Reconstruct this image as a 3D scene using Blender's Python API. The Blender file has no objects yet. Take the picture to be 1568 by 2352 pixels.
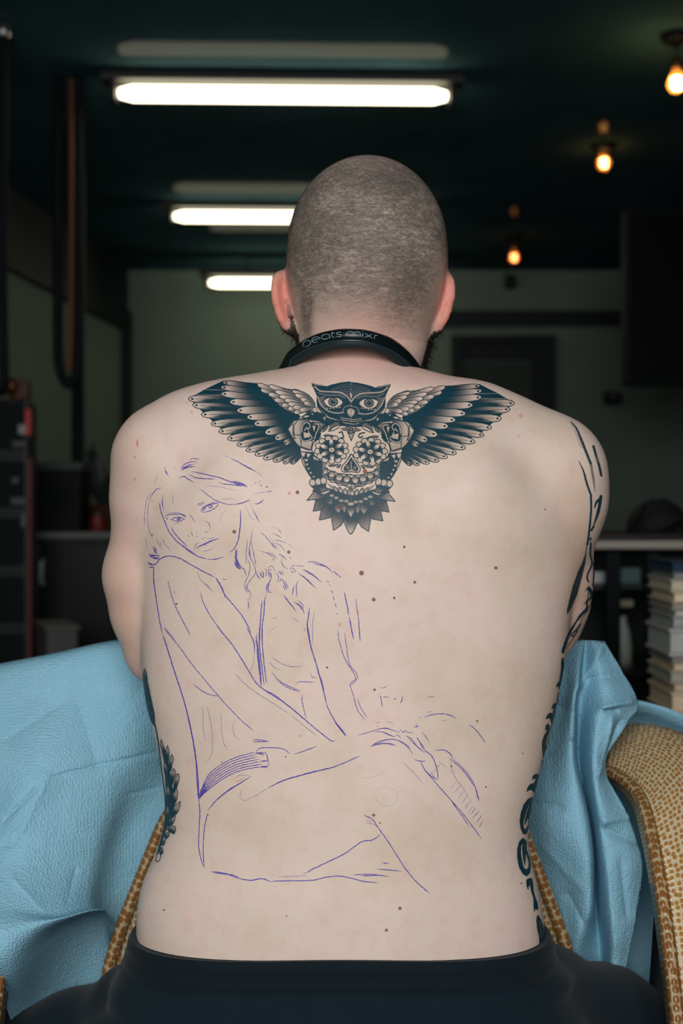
import bpy, bmesh, math, random
import numpy as np
from mathutils import Vector, Matrix
from mathutils.bvhtree import BVHTree

# ------------------------------------------------------------------ camera, light, exposure
scene = bpy.context.scene
COL = scene.collection
FPX, CX, CY, CAMZ = 3005.0, 784.0, 1176.0, 1.0      # focal length in pixels of the 1568x2352 frame

cam_d = bpy.data.cameras.new('camera')
cam_d.sensor_fit = 'VERTICAL'
cam_d.sensor_height = 36.0
cam_d.lens = 36.0 * FPX / 2352.0
cam_d.dof.use_dof = True
cam_d.dof.focus_distance = 1.235
cam_d.dof.aperture_fstop = 5.0
cam_d.clip_start = 0.02
cam = bpy.data.objects.new('camera', cam_d)
cam.location = (0, 0, CAMZ)
cam.rotation_euler = (math.pi / 2, 0, 0)
COL.objects.link(cam)
scene.camera = cam

world = bpy.data.worlds.new('world')
scene.world = world
world.use_nodes = True
bg = world.node_tree.nodes['Background']
bg.inputs[0].default_value = (0.55, 0.80, 0.90, 1)
bg.inputs[1].default_value = 0.016

def area_light(name, loc, target, sx, sy, energy, color):
    d = bpy.data.lights.new(name, 'AREA')
    d.shape = 'RECTANGLE'; d.size = sx; d.size_y = sy
    d.energy = energy; d.color = color
    o = bpy.data.objects.new(name, d)
    o.location = loc
    o.rotation_euler = (Vector(target) - Vector(loc)).to_track_quat('-Z', 'Y').to_euler()
    COL.objects.link(o)
    return o
# daylight through the shop window behind the photographer
area_light('shop_window_daylight', (-0.12, -1.0, 1.58), (0.0, 1.3, 0.98), 1.5, 1.2, 61, (1.0, 0.975, 0.965))

vs = scene.view_settings
vs.view_transform = 'Standard'
vs.look = 'None'
vs.exposure = 0.0
vs.gamma = 1.0
vs.use_curve_mapping = False

# ------------------------------------------------------------------ helpers
def P(px, py, Y):
    return Vector(((px - CX) * Y / FPX, Y, CAMZ - (py - CY) * Y / FPX))
def srgb(r, g, b):
    f = lambda c: (c / 255 / 12.92) if c / 255 <= 0.04045 else ((c / 255 + 0.055) / 1.055) ** 2.4
    return (f(r), f(g), f(b), 1.0)

class NT:
    """thin wrapper for building node materials"""
    def __init__(self, name):
        self.m = bpy.data.materials.new(name)
        self.m.use_nodes = True
        self.t = self.m.node_tree
        self.b = self.t.nodes['Principled BSDF']
        self.out = self.t.nodes['Material Output']
    def n(self, kind, **kw):
        nd = self.t.nodes.new(kind)
        for k, v in kw.items():
            if k.startswith('i_'):
                nd.inputs[k[2:].replace('_', ' ')].default_value = v
            else:
                setattr(nd, k, v)
        return nd
    def l(self, a, b):
        self.t.links.new(a, b)
    def coords(self, scale=(1, 1, 1), kind='Object'):
        tc = self.n('ShaderNodeTexCoord')
        mp = self.n('ShaderNodeMapping')
        mp.inputs['Scale'].default_value = scale
        self.l(tc.outputs[kind], mp.inputs[0])
        return mp.outputs[0]
    def noise(self, vec, scale, detail=3, rough=0.5):
        nd = self.n('ShaderNodeTexNoise')
        nd.inputs['Scale'].default_value = scale
        nd.inputs['Detail'].default_value = detail
        nd.inputs['Roughness'].default_value = rough
        self.l(vec, nd.inputs['Vector'])
        return nd.outputs['Fac']
    def ramp(self, fac, stops):
        nd = self.n('ShaderNodeValToRGB')
        cr = nd.color_ramp
        while len(cr.elements) < len(stops):
            cr.elements.new(0.5)
        for e, (p, c) in zip(cr.elements, stops):
            e.position = p
            e.color = c if len(c) == 4 else (*c, 1)
        self.l(fac, nd.inputs[0])
        return nd.outputs[0]
    def mix(self, fac, a, b, mode='MIX'):
        nd = self.n('ShaderNodeMix', data_type='RGBA', blend_type=mode)
        for s, v in ((0, fac), (6, a), (7, b)):
            if hasattr(v, 'is_output') or hasattr(v, 'links'):
                self.l(v, nd.inputs[s])
            else:
                nd.inputs[s].default_value = v
        return nd.outputs[2]
    def math(self, op, a, b=0.0, clamp=False):
        nd = self.n('ShaderNodeMath', operation=op)
        nd.use_clamp = clamp
        for s, v in ((0, a), (1, b)):
            if hasattr(v, 'links'):
                self.l(v, nd.inputs[s])
            else:
                nd.inputs[s].default_value = v
        return nd.outputs[0]
    def bump(self, h, strength, dist):
        nd = self.n('ShaderNodeBump')
        nd.inputs['Strength'].default_value = strength
        nd.inputs['Distance'].default_value = dist
        self.l(h, nd.inputs['Height'])
        self.l(nd.outputs[0], self.b.inputs['Normal'])
    def attr(self, name):
        nd = self.n('ShaderNodeAttribute')
        nd.attribute_name = name
        return nd

def plain(name, col, rough=0.6, metal=0.0, spec=0.5, noise=0.0, nscale=40, bump=0.0):
    m = NT(name)
    m.b.inputs['Roughness'].default_value = rough
    m.b.inputs['Metallic'].default_value = metal
    m.b.inputs['Specular IOR Level'].default_value = spec
    v = m.coords()
    f = m.noise(v, nscale, 4)
    a = tuple(c * (1 - noise) for c in col[:3]) + (1,)
    b = tuple(min(1, c * (1 + noise)) for c in col[:3]) + (1,)
    m.l(m.ramp(f, [(0.3, a), (0.7, b)]), m.b.inputs['Base Color'])
    if bump:
        m.bump(f, bump, 0.002)
    return m.m

def emit(name, col, strength):
    m = NT(name)
    m.b.inputs['Base Color'].default_value = (0.02, 0.02, 0.02, 1)
    m.b.inputs['Emission Color'].default_value = col
    m.b.inputs['Emission Strength'].default_value = strength
    return m.m

def add_obj(name, me, mat=None, parent=None):
    o = bpy.data.objects.new(name, me)
    COL.objects.link(o)
    if mat is not None and len(me.materials) == 0:
        me.materials.append(mat)
    if parent is not None:
        o.parent = parent
    return o
def tag(o, label, cat, group=None, kind=None):
    if label: o['label'] = label
    if cat: o['category'] = cat
    if group: o['group'] = group
    if kind: o['kind'] = kind
    return o
def empty(name, loc=(0, 0, 0)):
    """top-level holder; children are built in world space, so it keeps identity and marks its base by location"""
    o = bpy.data.objects.new(name, None)
    o.empty_display_size = 0.05
    COL.objects.link(o)
    return o
def np_mesh(name, V, F, smooth=True):
    V = np.asarray(V, np.float32); F = np.asarray(F, np.int32)
    me = bpy.data.meshes.new(name)
    me.vertices.add(len(V)); me.vertices.foreach_set('co', V.ravel())
    k = F.shape[1]
    me.loops.add(F.size); me.loops.foreach_set('vertex_index', F.ravel())
    me.polygons.add(len(F))
    me.polygons.foreach_set('loop_start', np.arange(0, F.size, k, dtype=np.int32))
    me.polygons.foreach_set('use_smooth', np.full(len(F), smooth))
    me.update(calc_edges=True)
    me.validate()
    return me
def set_attr(me, name, arr):
    a = me.attributes.new(name, 'FLOAT', 'POINT')
    a.data.foreach_set('value', np.asarray(arr, np.float32))

class MB:
    """collects boxes / tubes / lofts into one mesh"""
    def __init__(self):
        self.v = []; self.f = []
    def quadgrid(self, rows, closed_u=False, closed_v=False):
        b = len(self.v); nr = len(rows); nc = len(rows[0])
        for r in rows:
            self.v.extend([tuple(p) for p in r])
        for i in range(nr if closed_v else nr - 1):
            for j in range(nc if closed_u else nc - 1):
                i2 = (i + 1) % nr; j2 = (j + 1) % nc
                self.f.append((b + i * nc + j, b + i * nc + j2, b + i2 * nc + j2, b + i2 * nc + j))
        return self
    def cap(self, ring):
        b = len(self.v)
        self.v.extend([tuple(p) for p in ring])
        self.f.append(tuple(range(b, b + len(ring))))
    def box(self, c, s, rz=0.0, bevel=0.0):
        bm = bmesh.new()
        bmesh.ops.create_cube(bm, size=1.0)
        for v in bm.verts:
            v.co = Vector((v.co.x * s[0], v.co.y * s[1], v.co.z * s[2]))
        if bevel > 0:
            bmesh.ops.bevel(bm, geom=bm.edges[:], offset=bevel, segments=2, affect='EDGES', profile=0.6)
        M = Matrix.Translation(Vector(c)) @ Matrix.Rotation(rz, 4, 'Z')
        b = len(self.v)
        bm.verts.index_update()
        for v in bm.verts:
            self.v.append(tuple(M @ v.co))
        for f in bm.faces:
            self.f.append(tuple(b + v.index for v in f.verts))
        bm.free()
        return self
    def tube(self, pts, r, n=10, caps=True):
        pts = [Vector(p) for p in pts]
        rad = r if isinstance(r, (list, tuple)) else [r] * len(pts)
        rows = []
        up = None
        for i, p in enumerate(pts):
            t = (pts[min(i + 1, len(pts) - 1)] - pts[max(i - 1, 0)]).normalized()
            if up is None:
                up = t.orthogonal().normalized()
            up = (up - t * up.dot(t))
            up = up.normalized() if up.length > 1e-6 else t.orthogonal().normalized()
            sd = t.cross(up)
            rows.append([p + rad[i] * (math.cos(a) * up + math.sin(a) * sd)
                         for a in [2 * math.pi * k / n for k in range(n)]])
        self.quadgrid(rows, closed_u=True)
        if caps:
            self.cap(rows[0][::-1]); self.cap(rows[-1])
        return self
    def lathe(self, prof, c=(0, 0, 0), n=20, axis='Z'):
        rows = []
        for (r, h) in prof:
            row = []
            for k in range(n):
                a = 2 * math.pi * k / n
                p = (r * math.cos(a), r * math.sin(a), h)
                if axis == 'X': p = (h, r * math.cos(a), r * math.sin(a))
                if axis == 'Y': p = (r * math.cos(a), h, r * math.sin(a))
                row.append((p[0] + c[0], p[1] + c[1], p[2] + c[2]))
            rows.append(row)
        self.quadgrid(rows, closed_u=True)
        self.cap(rows[0][::-1]); self.cap(rows[-1])
        return self
    def build(self, name, mat, parent=None, smooth=False, sk=None):
        me = bpy.data.meshes.new(name)
        me.from_pydata(self.v, [], self.f)
        me.update()
        bm = bmesh.new(); bm.from_mesh(me)
        bmesh.ops.recalc_face_normals(bm, faces=bm.faces)
        bm.to_mesh(me); bm.free()
        if smooth:
            me.polygons.foreach_set('use_smooth', [True] * len(me.polygons))
            try:
                me.set_sharp_from_angle(angle=math.radians(50))
            except Exception:
                pass
        if sk is not None:                                  # surface coordinates in metres for the embossed pattern
            sk = list(sk) + [(0, 0, 0)] * (len(self.v) - len(sk))
            a = me.attributes.new('sk', 'FLOAT_VECTOR', 'POINT')
            a.data.foreach_set('vector', np.asarray(sk, np.float32).ravel())
        return add_obj(name, me, mat, parent)

def surf_coords(rows):
    R = np.array([[tuple(p) for p in r] for r in rows], float)
    du = np.linalg.norm(np.diff(R, axis=1), axis=2).mean(0); u = np.concatenate([[0], np.cumsum(du)])
    dv = np.linalg.norm(np.diff(R[:, R.shape[1] // 3], axis=0), axis=1); v = np.concatenate([[0], np.cumsum(dv)])
    return [(a, b, 0) for b in v for a in u]

def catmull(pts, n=8):
    """Catmull-Rom through the control points (any dimension)"""
    p = np.asarray(pts, float)
    if len(p) < 3:
        t = np.linspace(0, 1, n + 1)[:, None]
        return p[0] * (1 - t) + p[1] * t
    q = np.vstack([2 * p[0] - p[1], p, 2 * p[-1] - p[-2]])
    out = []
    for i in range(1, len(q) - 2):
        a, b, c, d = q[i - 1], q[i], q[i + 1], q[i + 2]
        for t in np.linspace(0, 1, n, endpoint=False):
            out.append(0.5 * (2 * b + (c - a) * t + (2 * a - 5 * b + 4 * c - d) * t * t + (3 * b - a - 3 * c + d) * t ** 3))
    out.append(q[-2])
    return np.array(out)
# ------------------------------------------------------------------ the shop: shell
def struct(name, o, label=None):
    o['kind'] = 'structure'
    if label: o['label'] = label
    return o
CEIL = 2.57; BACK = 8.5; LW = -1.42; RW = 3.0; FRONT = -2.2
M_ceil = plain('ceiling_black', srgb(62, 92, 101), .9, 0, .0, .15, 3)
def lacquer(mat, fac, rough):
    """thin dull lacquer over the black paint: weak mirror of the lamps"""
    t = mat.node_tree
    g = t.nodes.new('ShaderNodeBsdfGlossy'); g.inputs['Roughness'].default_value = rough
    mx = t.nodes.new('ShaderNodeMixShader'); mx.inputs[0].default_value = fac
    t.links.new(t.nodes['Principled BSDF'].outputs[0], mx.inputs[1]); t.links.new(g.outputs[0], mx.inputs[2])
    t.links.new(mx.outputs[0], t.nodes['Material Output'].inputs['Surface'])
lacquer(M_ceil, .014, .06)
M_wall = plain('wall_plaster', srgb(118, 136, 128), .85, 0, .2, .04, 4, .05)
M_dark = plain('dark_paint', srgb(25, 36, 39), .6, 0, .3, .1, 6)
M_floor = plain('floor_concrete', srgb(52, 54, 52), .45, 0, .4, .2, 5, .05)
M_black = plain('black_plastic', srgb(20, 27, 29), .6, 0, .12, .1, 30)
M_steel = plain('brushed_steel', srgb(170, 172, 170), .32, .9, .5, .08, 60)
M_cab = plain('cabinet_black', srgb(19, 26, 28), .5, 0, .4, .12, 8)

struct('floor', MB().box(((LW + RW) / 2 - .6, (BACK + FRONT) / 2, -.05), (RW - LW + 1.2, BACK - FRONT, .1)).build('floor', M_floor))
struct('ceiling', MB().box(((LW + RW) / 2 - .6, (BACK + FRONT) / 2, CEIL + .05), (RW - LW + 1.2, BACK - FRONT, .1)).build('ceiling', M_ceil))
struct('wall_back', MB().box(((LW + RW) / 2, BACK + .05, CEIL / 2), (RW - LW, .1, CEIL)).build('wall_back', M_wall))
SL = .10                                                            # left wall splay added so the wall catches more daylight
def on_left(y, off=0.0): return LW - SL * (BACK - y) + off
struct('wall_left', MB().box((on_left((BACK + FRONT) / 2) - .05, (BACK + FRONT) / 2, CEIL / 2), (.1, BACK - FRONT + .1, CEIL), rz=-math.atan(SL)).build('wall_left', M_wall))
struct('wall_right', MB().box((RW + .05, (BACK + FRONT) / 2, CEIL / 2), (.1, BACK - FRONT, CEIL)).build('wall_right', M_dark))
# dark bulkhead along the top of the left wall, and a dark post in the corner
struct('trim_1', MB().box((on_left(5.75, .02), 5.75, 2.375), (.04, 5.5, .39), rz=-math.atan(SL)).build('trim_1', M_dark))
struct('trim_2', MB().box((LW + .035, BACK - .03, 1.15), (.06, .06, 2.3)).build('trim_2', M_dark))
# dark rail across the right half of the back wall
zr = lambda py, Y: CAMZ - (py - CY) * Y / FPX
xr = lambda px, Y: (px - CX) * Y / FPX
struct('trim_3', MB().box(((xr(1000, 8.46) + xr(1500, 8.46)) / 2, 8.46, (zr(714, 8.46) + zr(748, 8.46)) / 2), (xr(1500, 8.46) - xr(1000, 8.46), .06, zr(714, 8.46) - zr(748, 8.46))).build('trim_3', M_dark))
# door in the back wall
dx0, dx1, dzt = xr(1036, 8.45), xr(1275, 8.45), zr(771, 8.45)
door = empty('door_1'); door['kind'] = 'structure'
d_panel = MB().box(((dx0 + dx1) / 2 - .03, 8.475, (zr(832, 8.45)) / 2), (dx1 - dx0 - .2, .04, zr(832, 8.45))).build('door_panel', plain('door_paint', srgb(52, 62, 60), .6, 0, .3, .05), door)
MB().box(((dx0 + dx1) / 2 - .06, 8.472, (dzt + zr(832, 8.45)) / 2), (dx1 - dx0 - .14, .03, dzt - zr(832, 8.45) - .03)).build('transom_panel', M_dark, door)
MB().box((dx0 + .03, 8.455, dzt / 2), (.06, .07, dzt)).build('door_jamb', M_dark, door)
MB().box((dx1 - .075, 8.455, dzt / 2), (.15, .07, dzt)).build('door_jamb', M_dark, door)
MB().box(((dx0 + dx1) / 2, 8.45, dzt - .02), (dx1 - dx0, .075, .04)).build('door_head', M_dark, door)
MB().lathe([(.0, 0), (.022, .0), (.022, .03), (.03, .04), (.02, .06), (0, .062)], (dx1 - .2, 8.39, 1.0), 12, 'Y').build('door_knob', M_steel, door, True)

# ------------------------------------------------------------------ lamps
M_tube = emit('lamp_diffuser', (1.0, .88, .62, 1), 6.5)
M_house = plain('lamp_housing', srgb(44, 46, 44), .5, 0, .4)
def strip_lamp(xl, xr_, Y, z, yaw, label):
    e = empty('strip_lamp'); tag(e, label, 'lamp', 'fluorescent strip lamps under the black ceiling')
    c = Vector(((xl + xr_) / 2, Y, z)); L = xr_ - xl
    R = Matrix.Rotation(yaw, 4, 'Z')
    def place(o):
        o.matrix_world = Matrix.Translation(c) @ R
        return o
    n = 14; rows = []
    for t in np.linspace(-L / 2 + .012, L / 2 - .012, 26):
        k = min(1, (L / 2 - abs(t)) / .035) ** .5
        rows.append([(t, .045 * k * math.cos(a), .026 * k * math.sin(a) - .0) for a in [2 * math.pi * i / n for i in range(n)]])
    d = MB(); d.quadgrid(rows, closed_u=True); d.cap(rows[0][::-1]); d.cap(rows[-1])
    place(d.build('diffuser', M_tube, e, True))
    place(MB().box((0, 0, .052), (L + .10, .10, .030), bevel=.006).build('housing', M_house, e))
    for s in (-1, 1):
        place(MB().box((s * (L / 2 + .006), 0, .005), (.022, .085, .070), bevel=.008).build('end_cap', M_house, e))
        place(MB().tube([(s * L * .3, 0, .06), (s * L * .3, 0, CEIL - z)], .006, 8).build('hanger', M_black, e))
    return e
strip_lamp(xr(268, 4.68), xr(1034, 4.68), 4.68, zr(218, 4.68), math.radians(1.6), 'nearest and longest lit fluorescent strip lamp on the dark ceiling')
strip_lamp(xr(396, 6.65), xr(396, 6.65) + 1.2, 6.65, zr(499, 6.65), math.radians(1.6), 'second lit fluorescent strip lamp, half hidden behind the shaved head')
strip_lamp(xr(478, 8.0), xr(478, 8.0) + 1.2, 8.0, zr(651, 8.0), math.radians(1.6), 'farthest fluorescent strip lamp, its end glowing beside the left ear')

M_cord = plain('cord_black', srgb(12, 13, 13), .6)
M_brass = plain('brass_socket', srgb(120, 84, 44), .35, .8)
def glass_mat():
    m = NT('amber_bulb_glass')
    m.b.inputs['Base Color'].default_value = (1.0, .52, .16, 1)
    m.b.inputs['Roughness'].default_value = .08
    m.b.inputs['Alpha'].default_value = .22
    return m.m
M_bulb = glass_mat()
def pendant_bulb(px, py, Y, r, strength, col, label):
    e = empty('pendant_bulb'); tag(e, label, 'light bulb', 'hanging filament bulbs')
    c = P(px, py, Y); b = MB()
    prof = [(.004, -r * 1.05), (r * .55, -r * .9), (r * .92, -r * .4), (r, 0), (r * .92, r * .45), (r * .6, r * 1.0), (r * .42, r * 1.5), (r * .40, r * 1.7)]
    b.lathe(prof, c, 18).build('glass', M_bulb, e, True)
    pts = [c + Vector((r * .42 * math.cos(t), r * .3 * math.sin(t), -r * .5 + r * 1.1 * k)) for k, t in [(i / 20, i * 1.9) for i in range(21)]]
    MB().tube(pts, r * .15, 8).build('filament', emit('filament_%d' % int(strength), col, strength), e, True)
    MB().lathe([(r * .46, r * 1.55), (r * .5, r * 1.6), (r * .5, r * 2.6), (r * .3, r * 2.9), (.003, r * 3.0)], c, 14).build('socket', M_brass, e, True)
    MB().tube([c + Vector((0, 0, r * 2.9)), Vector((c.x, c.y, CEIL))], .0035, 6).build('cord', M_cord, e)
    MB().lathe([(.05, -.0), (.05, -.02), (.02, -.035), (.004, -.036)], (c.x, c.y, CEIL), 14).build('ceiling_rose', M_black, e, True)
pendant_bulb(1553, 192, 4.3, .030, 90, (1.0, .62, .22, 1), 'brightest hanging filament bulb at the top right edge')
pendant_bulb(1386, 375, 5.6, .030, 26, (1.0, .42, .10, 1), 'orange hanging filament bulb in the middle of the row of three')
pendant_bulb(1180, 592, 7.4, .030, 10, (1.0, .30, .08, 1), 'dimmest hanging filament bulb, above the door to the right of the head')

# ------------------------------------------------------------------ things at the back
# black screen hanging in front of the right of the back wall
e = empty('hanging_screen'); tag(e, 'large black screen hanging from the ceiling at the right', 'screen')
Ys = 5.6
x0, x1, zb = xr(1436, Ys), xr(1436, Ys) + .62, zr(884, Ys)
MB().box(((x0 + x1) / 2, Ys + .05, (zb + 2.3) / 2 + .0), (x1 - x0, .10, 2.3 - zb), bevel=.008).build('casing', M_black, e)
MB().box(((x0 + x1) / 2, Ys - .002, (zb + 2.3) / 2), (x1 - x0 - .05, .006, 2.3 - zb - .05)).build('panel', plain('screen_glass', srgb(10, 13, 16), .25, 0, .3), e)
MB().box(((x0 + x1) / 2, Ys + .06, (2.3 + CEIL) / 2), (.07, .05, CEIL - 2.3)).build('bracket', M_black, e)
# small dark box on the back wall, and a sensor under the ceiling
e = empty('wall_box'); tag(e, 'small dark control box on the back wall under the black screen', 'control box')
MB().box((xr(1407, 8.45), 8.47, zr(914, 8.45)), (.11, .06, .085), bevel=.01).build('case', M_black, e)
MB().box((xr(1407, 8.45), 8.437, zr(914, 8.45) + .01), (.06, .008, .03)).build('window', plain('grey_label', srgb(70, 76, 76), .6), e)

e = empty('wall_sensor'); tag(e, 'small dark alarm sensor high on the back wall under the dimmest bulb', 'sensor')
sc_ = Vector((xr(1172, 8.45), 8.47, zr(646, 8.45)))
MB().box(sc_, (.07, .06, .09), bevel=.012).build('housing', M_black, e)
MB().lathe([(.004, -.045), (.018, -.040), (.026, -.028), (.028, 0)], sc_ + Vector((0, 0, -.01)), 14, 'Y').build('lens', plain('sensor_lens', srgb(58, 64, 66), .3), e, True)

# left: counter run of black cabinets with a steel edge
YC = 4.9; zt = zr(1222, YC)
top = MB().box((-.93, YC + .30, zt - .012), (.94, .64, .024), bevel=.003).build('worktop', plain('worktop_black', srgb(24, 28, 29), .4, 0, .4))
tag(top, 'dark worktop with a pale front edge left of the man', 'worktop')
MB().box((-.93, YC - .021, zt - .012), (.94, .006, .024), bevel=.002).build('edge_strip', plain('edge_grey', srgb(112, 118, 118), .5, 0, .4), top)
M_door = plain('cabinet_door', srgb(16, 22, 23), .3, 0, .5, .1)
for i, (hx, lab) in enumerate(((15, 'leftmost black cabinet under the dark worktop, vertical steel handle'), (98, 'black cabinet with the brightest steel handle, beside the red trim'), (190, 'black cabinet half hidden by the left elbow'))):
    e = empty('base_cabinet'); tag(e, lab, 'cabinet', 'black base cabinets under the left worktop')
    w = (.268, .268, .398)[i]
    cxw = (-1.265, -.995, -.660)[i]
    MB().box((cxw, YC + .31, (zt - .024) / 2 + .03), (w, .56, zt - .024 - .06), bevel=.003).build('carcass', M_cab, e)
    dr = MB().box((cxw, YC + .018, (zt - .05) / 2 + .04), (w - .012, .018, zt - .13), bevel=.003).build('door', M_door, e)
    hx2 = (xr(15, YC), xr(98, YC), -.55)[i]
    zz0, zz1 = zr(1342, YC), zr(1288, YC)
    MB().tube([(hx2, YC + .01, zz0), (hx2, YC - .022, zz0 + .006), (hx2, YC - .022, zz1 - .006), (hx2, YC + .01, zz1)], .0085, 8).build('handle', plain('handle_satin', srgb(206, 216, 220), .35, .25), dr, True)
    MB().box((cxw, YC + .34, .03), (w, .48, .06)).build('plinth', M_black, e)

# black box with grey lid on the left worktop
e = empty('label_printer'); tag(e, 'square black box with a grey lid on the worktop', 'printer')
bx0, bx1 = xr(76, 5.0), xr(184, 5.0)
MB().box(((bx0 + bx1) / 2, 5.12, zt + (zr(1078, 5.0) - zt) / 2), (bx1 - bx0, .22, zr(1078, 5.0) - zt), bevel=.008).build('case', plain('case_black', srgb(13, 15, 19), .6, 0, .2), e)
MB().box(((bx0 + bx1) / 2, 5.12, zr(1071, 5.0)), (bx1 - bx0 + .006, .23, .034), bevel=.008).build('lid', plain('lid_grey', srgb(58, 66, 68), .5), e)
MB().box(((bx0 + bx1) / 2, 5.005, zr(1140, 5.0)), (.10, .006, .09), bevel=.002).build('front_door', M_black, e)
# leafy dark plant behind the printer
e = empty('potted_plant'); tag(e, 'dark spiky plant in a pot on the worktop beside the left shoulder', 'plant')
pc = Vector((xr(236, 5.15), 5.2, zt))
MB().lathe([(.05, .0), (.065, .10), (.07, .105), (.062, .105), (.055, .09), (.004, .088)], pc, 16).build('pot', plain('pot_brown', srgb(74, 46, 30), .7), e, True)
M_leaf = plain('dark_leaf', srgb(24, 36, 32), .5, 0, .4, .2)
rg0 = random.Random(4)
for i in range(13):
    a = i * 2.4; ln = rg0.uniform(.16, .30); tilt = rg0.uniform(.15, .75)
    rows = []
    dv = Vector((math.cos(a) * math.sin(tilt), math.sin(a) * math.sin(tilt) * .5, math.cos(tilt))); sdv = dv.cross(Vector((0, 1, .2))).normalized()
    for t in np.linspace(0, 1, 7):
        p = pc + Vector((0, 0, .09)) + dv * ln * t + Vector((0, 0, -.06 * t * t * math.sin(tilt)))
        wd = .020 * math.sin(math.pi * min(1, t * .8 + .2)) + .001
        nn = dv.cross(sdv) * .006
        rows.append([p - sdv * wd, p + nn, p + sdv * wd, p - nn * .3])
    MB().quadgrid(rows, closed_u=True).build('leaf', M_leaf, e, True)
e = empty('red_tin'); tag(e, 'small dull red tin on the worktop next to the left arm', 'tin')
MB().lathe([(.028, 0), (.030, .004), (.030, .055), (.028, .06)], (xr(222, 4.98), 5.0, zt), 16).build('can', plain('red_paint', srgb(120, 36, 26), .5), e, True)
MB().lathe([(.031, .058), (.031, .068), (.004, .069)], (xr(222, 4.98), 5.0, zt), 16).build('lid', plain('tin_lid', srgb(70, 30, 24), .4), e, True)

# tall black equipment stack with red edge at the far left
YE = 4.3
e = empty('equipment_tower'); tag(e, 'tall black equipment tower with a red corner trim at the left edge', 'cabinet')
ex1 = xr(62, YE); ex0 = ex1 - .36
ztop = zr(916, YE)
MB().box(((ex0 + ex1) / 2, YE + .08, ztop / 2), (ex1 - ex0, .14, ztop), bevel=.012).build('body', M_cab, e)
MB().box((ex1 + .006, YE + .02, (zr(1052, YE) + .02) / 2), (.013, .03, zr(1052, YE) - .02), bevel=.003).build('red_trim', plain('red_trim', srgb(96, 24, 22), .5), e)
MB().box((ex1 + .004, YE + .006, (zr(940, YE) + zr(1000, YE)) / 2), (.016, .03, zr(940, YE) - zr(1000, YE)), bevel=.003).build('red_badge', plain('red_badge', srgb(206, 62, 50), .5), e)
for (ya, yb, xa, xb, g) in ((975, 998, 42, 62, 150), (1012, 1028, 28, 60, 70), (1095, 1112, 26, 42, 72), (1142, 1160, 24, 60, 74), (1178, 1212, 48, 60, 84)):
    xa, xb, z1, z0 = xr(xa, YE), xr(xb, YE), zr(ya, YE), zr(yb, YE)
    MB().box(((xa + xb) / 2, YE + .005, (z0 + z1) / 2), (xb - xa, .018, z1 - z0), bevel=.003).build('fitting', plain('fitting_grey', srgb(g, g + 6, g + 6), .45, .2), e)
for k in range(5):
    MB().box(((ex0 + ex1) / 2, YE + .004, ztop - .09 - k * .19), (ex1 - ex0 - .02, .012, .15), bevel=.004).build('drawer_front', M_black, e)
MB().lathe([(.010, 0), (.010, .02), (.022, .03), (.027, .05), (.020, .07), (.003, .076)], (xr(15, YE), YE + .07, ztop), 14).build('brass_knob', M_brass, e, True)
MB().box((xr(36, YE), YE + .09, ztop + .035), (.05, .06, .07), bevel=.01).build('brown_handle', plain('brown_handle', srgb(84, 44, 32), .6), e)

# black post with a hanging hose loop
Yp = 5.3
e = empty('steel_post'); tag(e, 'black steel post rising behind the left worktop to the ceiling', 'post')
MB().box((xr(179, Yp + .35), Yp + .35, CEIL / 2 + .0), (.050, .05, CEIL), bevel=.004).build('post', M_black, e)
MB().box((xr(179, Yp + .35), Yp + .35, .01), (.12, .12, .02), bevel=.004).build('foot', M_black, e)
e = empty('hose_loop'); tag(e, 'dark hose hanging in a long narrow loop from the ceiling at the left', 'hose')
lp = [(xr(133, 4.7), 4.7, CEIL), (xr(133, 4.7), 4.7, zr(700, 4.7)), (xr(134, 4.7), 4.7, zr(820, 4.7)), (xr(143, 4.7), 4.7, zr(865, 4.7)), (xr(158, 4.7), 4.7, zr(883, 4.7)), (xr(173, 4.7), 4.7, zr(862, 4.7)), (xr(180, 4.7), 4.7, zr(800, 4.7)), (xr(181, 4.7), 4.7, zr(660, 4.7)), (xr(181, 4.7), 4.7, CEIL)]
MB().tube(catmull([tuple(p) for p in lp], 6), .019, 12).build('hose', M_black, e, True)
MB().tube([(xr(160, 4.75), 4.75, zr(850, 4.75)), (xr(163, 4.75), 4.75, zr(760, 4.75)), (xr(164, 4.75), 4.75, zr(640, 4.75)), (xr(164, 4.75), 4.75, CEIL)], .011, 10).build('loop_highlight', plain('brown_highlight', srgb(110, 66, 38), .5, .3), e, True)  # brown tube added in place of the highlight inside the loop
e = empty('black_cable'); tag(e, 'thick black cable hanging from the ceiling at the very left edge', 'cable')
MB().tube(catmull([(xr(8, 4.2), 4.2, CEIL), (xr(6, 4.2), 4.2, zr(620, 4.2)), (xr(9, 4.2), 4.2, zr(860, 4.2)), (xr(-2, 4.2), 4.22, zr(905, 4.2))], 8), .016, 10).build('sleeve', M_black, e, True)
MB().lathe([(.012, 0), (.022, -.01), (.022, -.04), (.012, -.05)], (xr(8, 4.2), 4.2, CEIL), 12).build('gland', M_steel, e, True)
# grey crate low on the left
e = empty('grey_crate'); tag(e, 'small pale grey box standing low beside the red trim', 'box')
gx0, gx1 = xr(68, 4.0), xr(140, 4.0)
MB().box(((gx0 + gx1) / 2, 4.16, zr(1450, 4.0) / 2), (gx1 - gx0, .26, zr(1450, 4.0)), rz=.35, bevel=.01).build('box', plain('crate_grey', srgb(86, 88, 86), .7), e)
MB().box(((gx0 + gx1) / 2, 4.16, zr(1450, 4.0) + .006), (gx1 - gx0 + .012, .272, .012), rz=.35, bevel=.004).build('lid', plain('crate_lid', srgb(96, 98, 96), .7), e)

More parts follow.
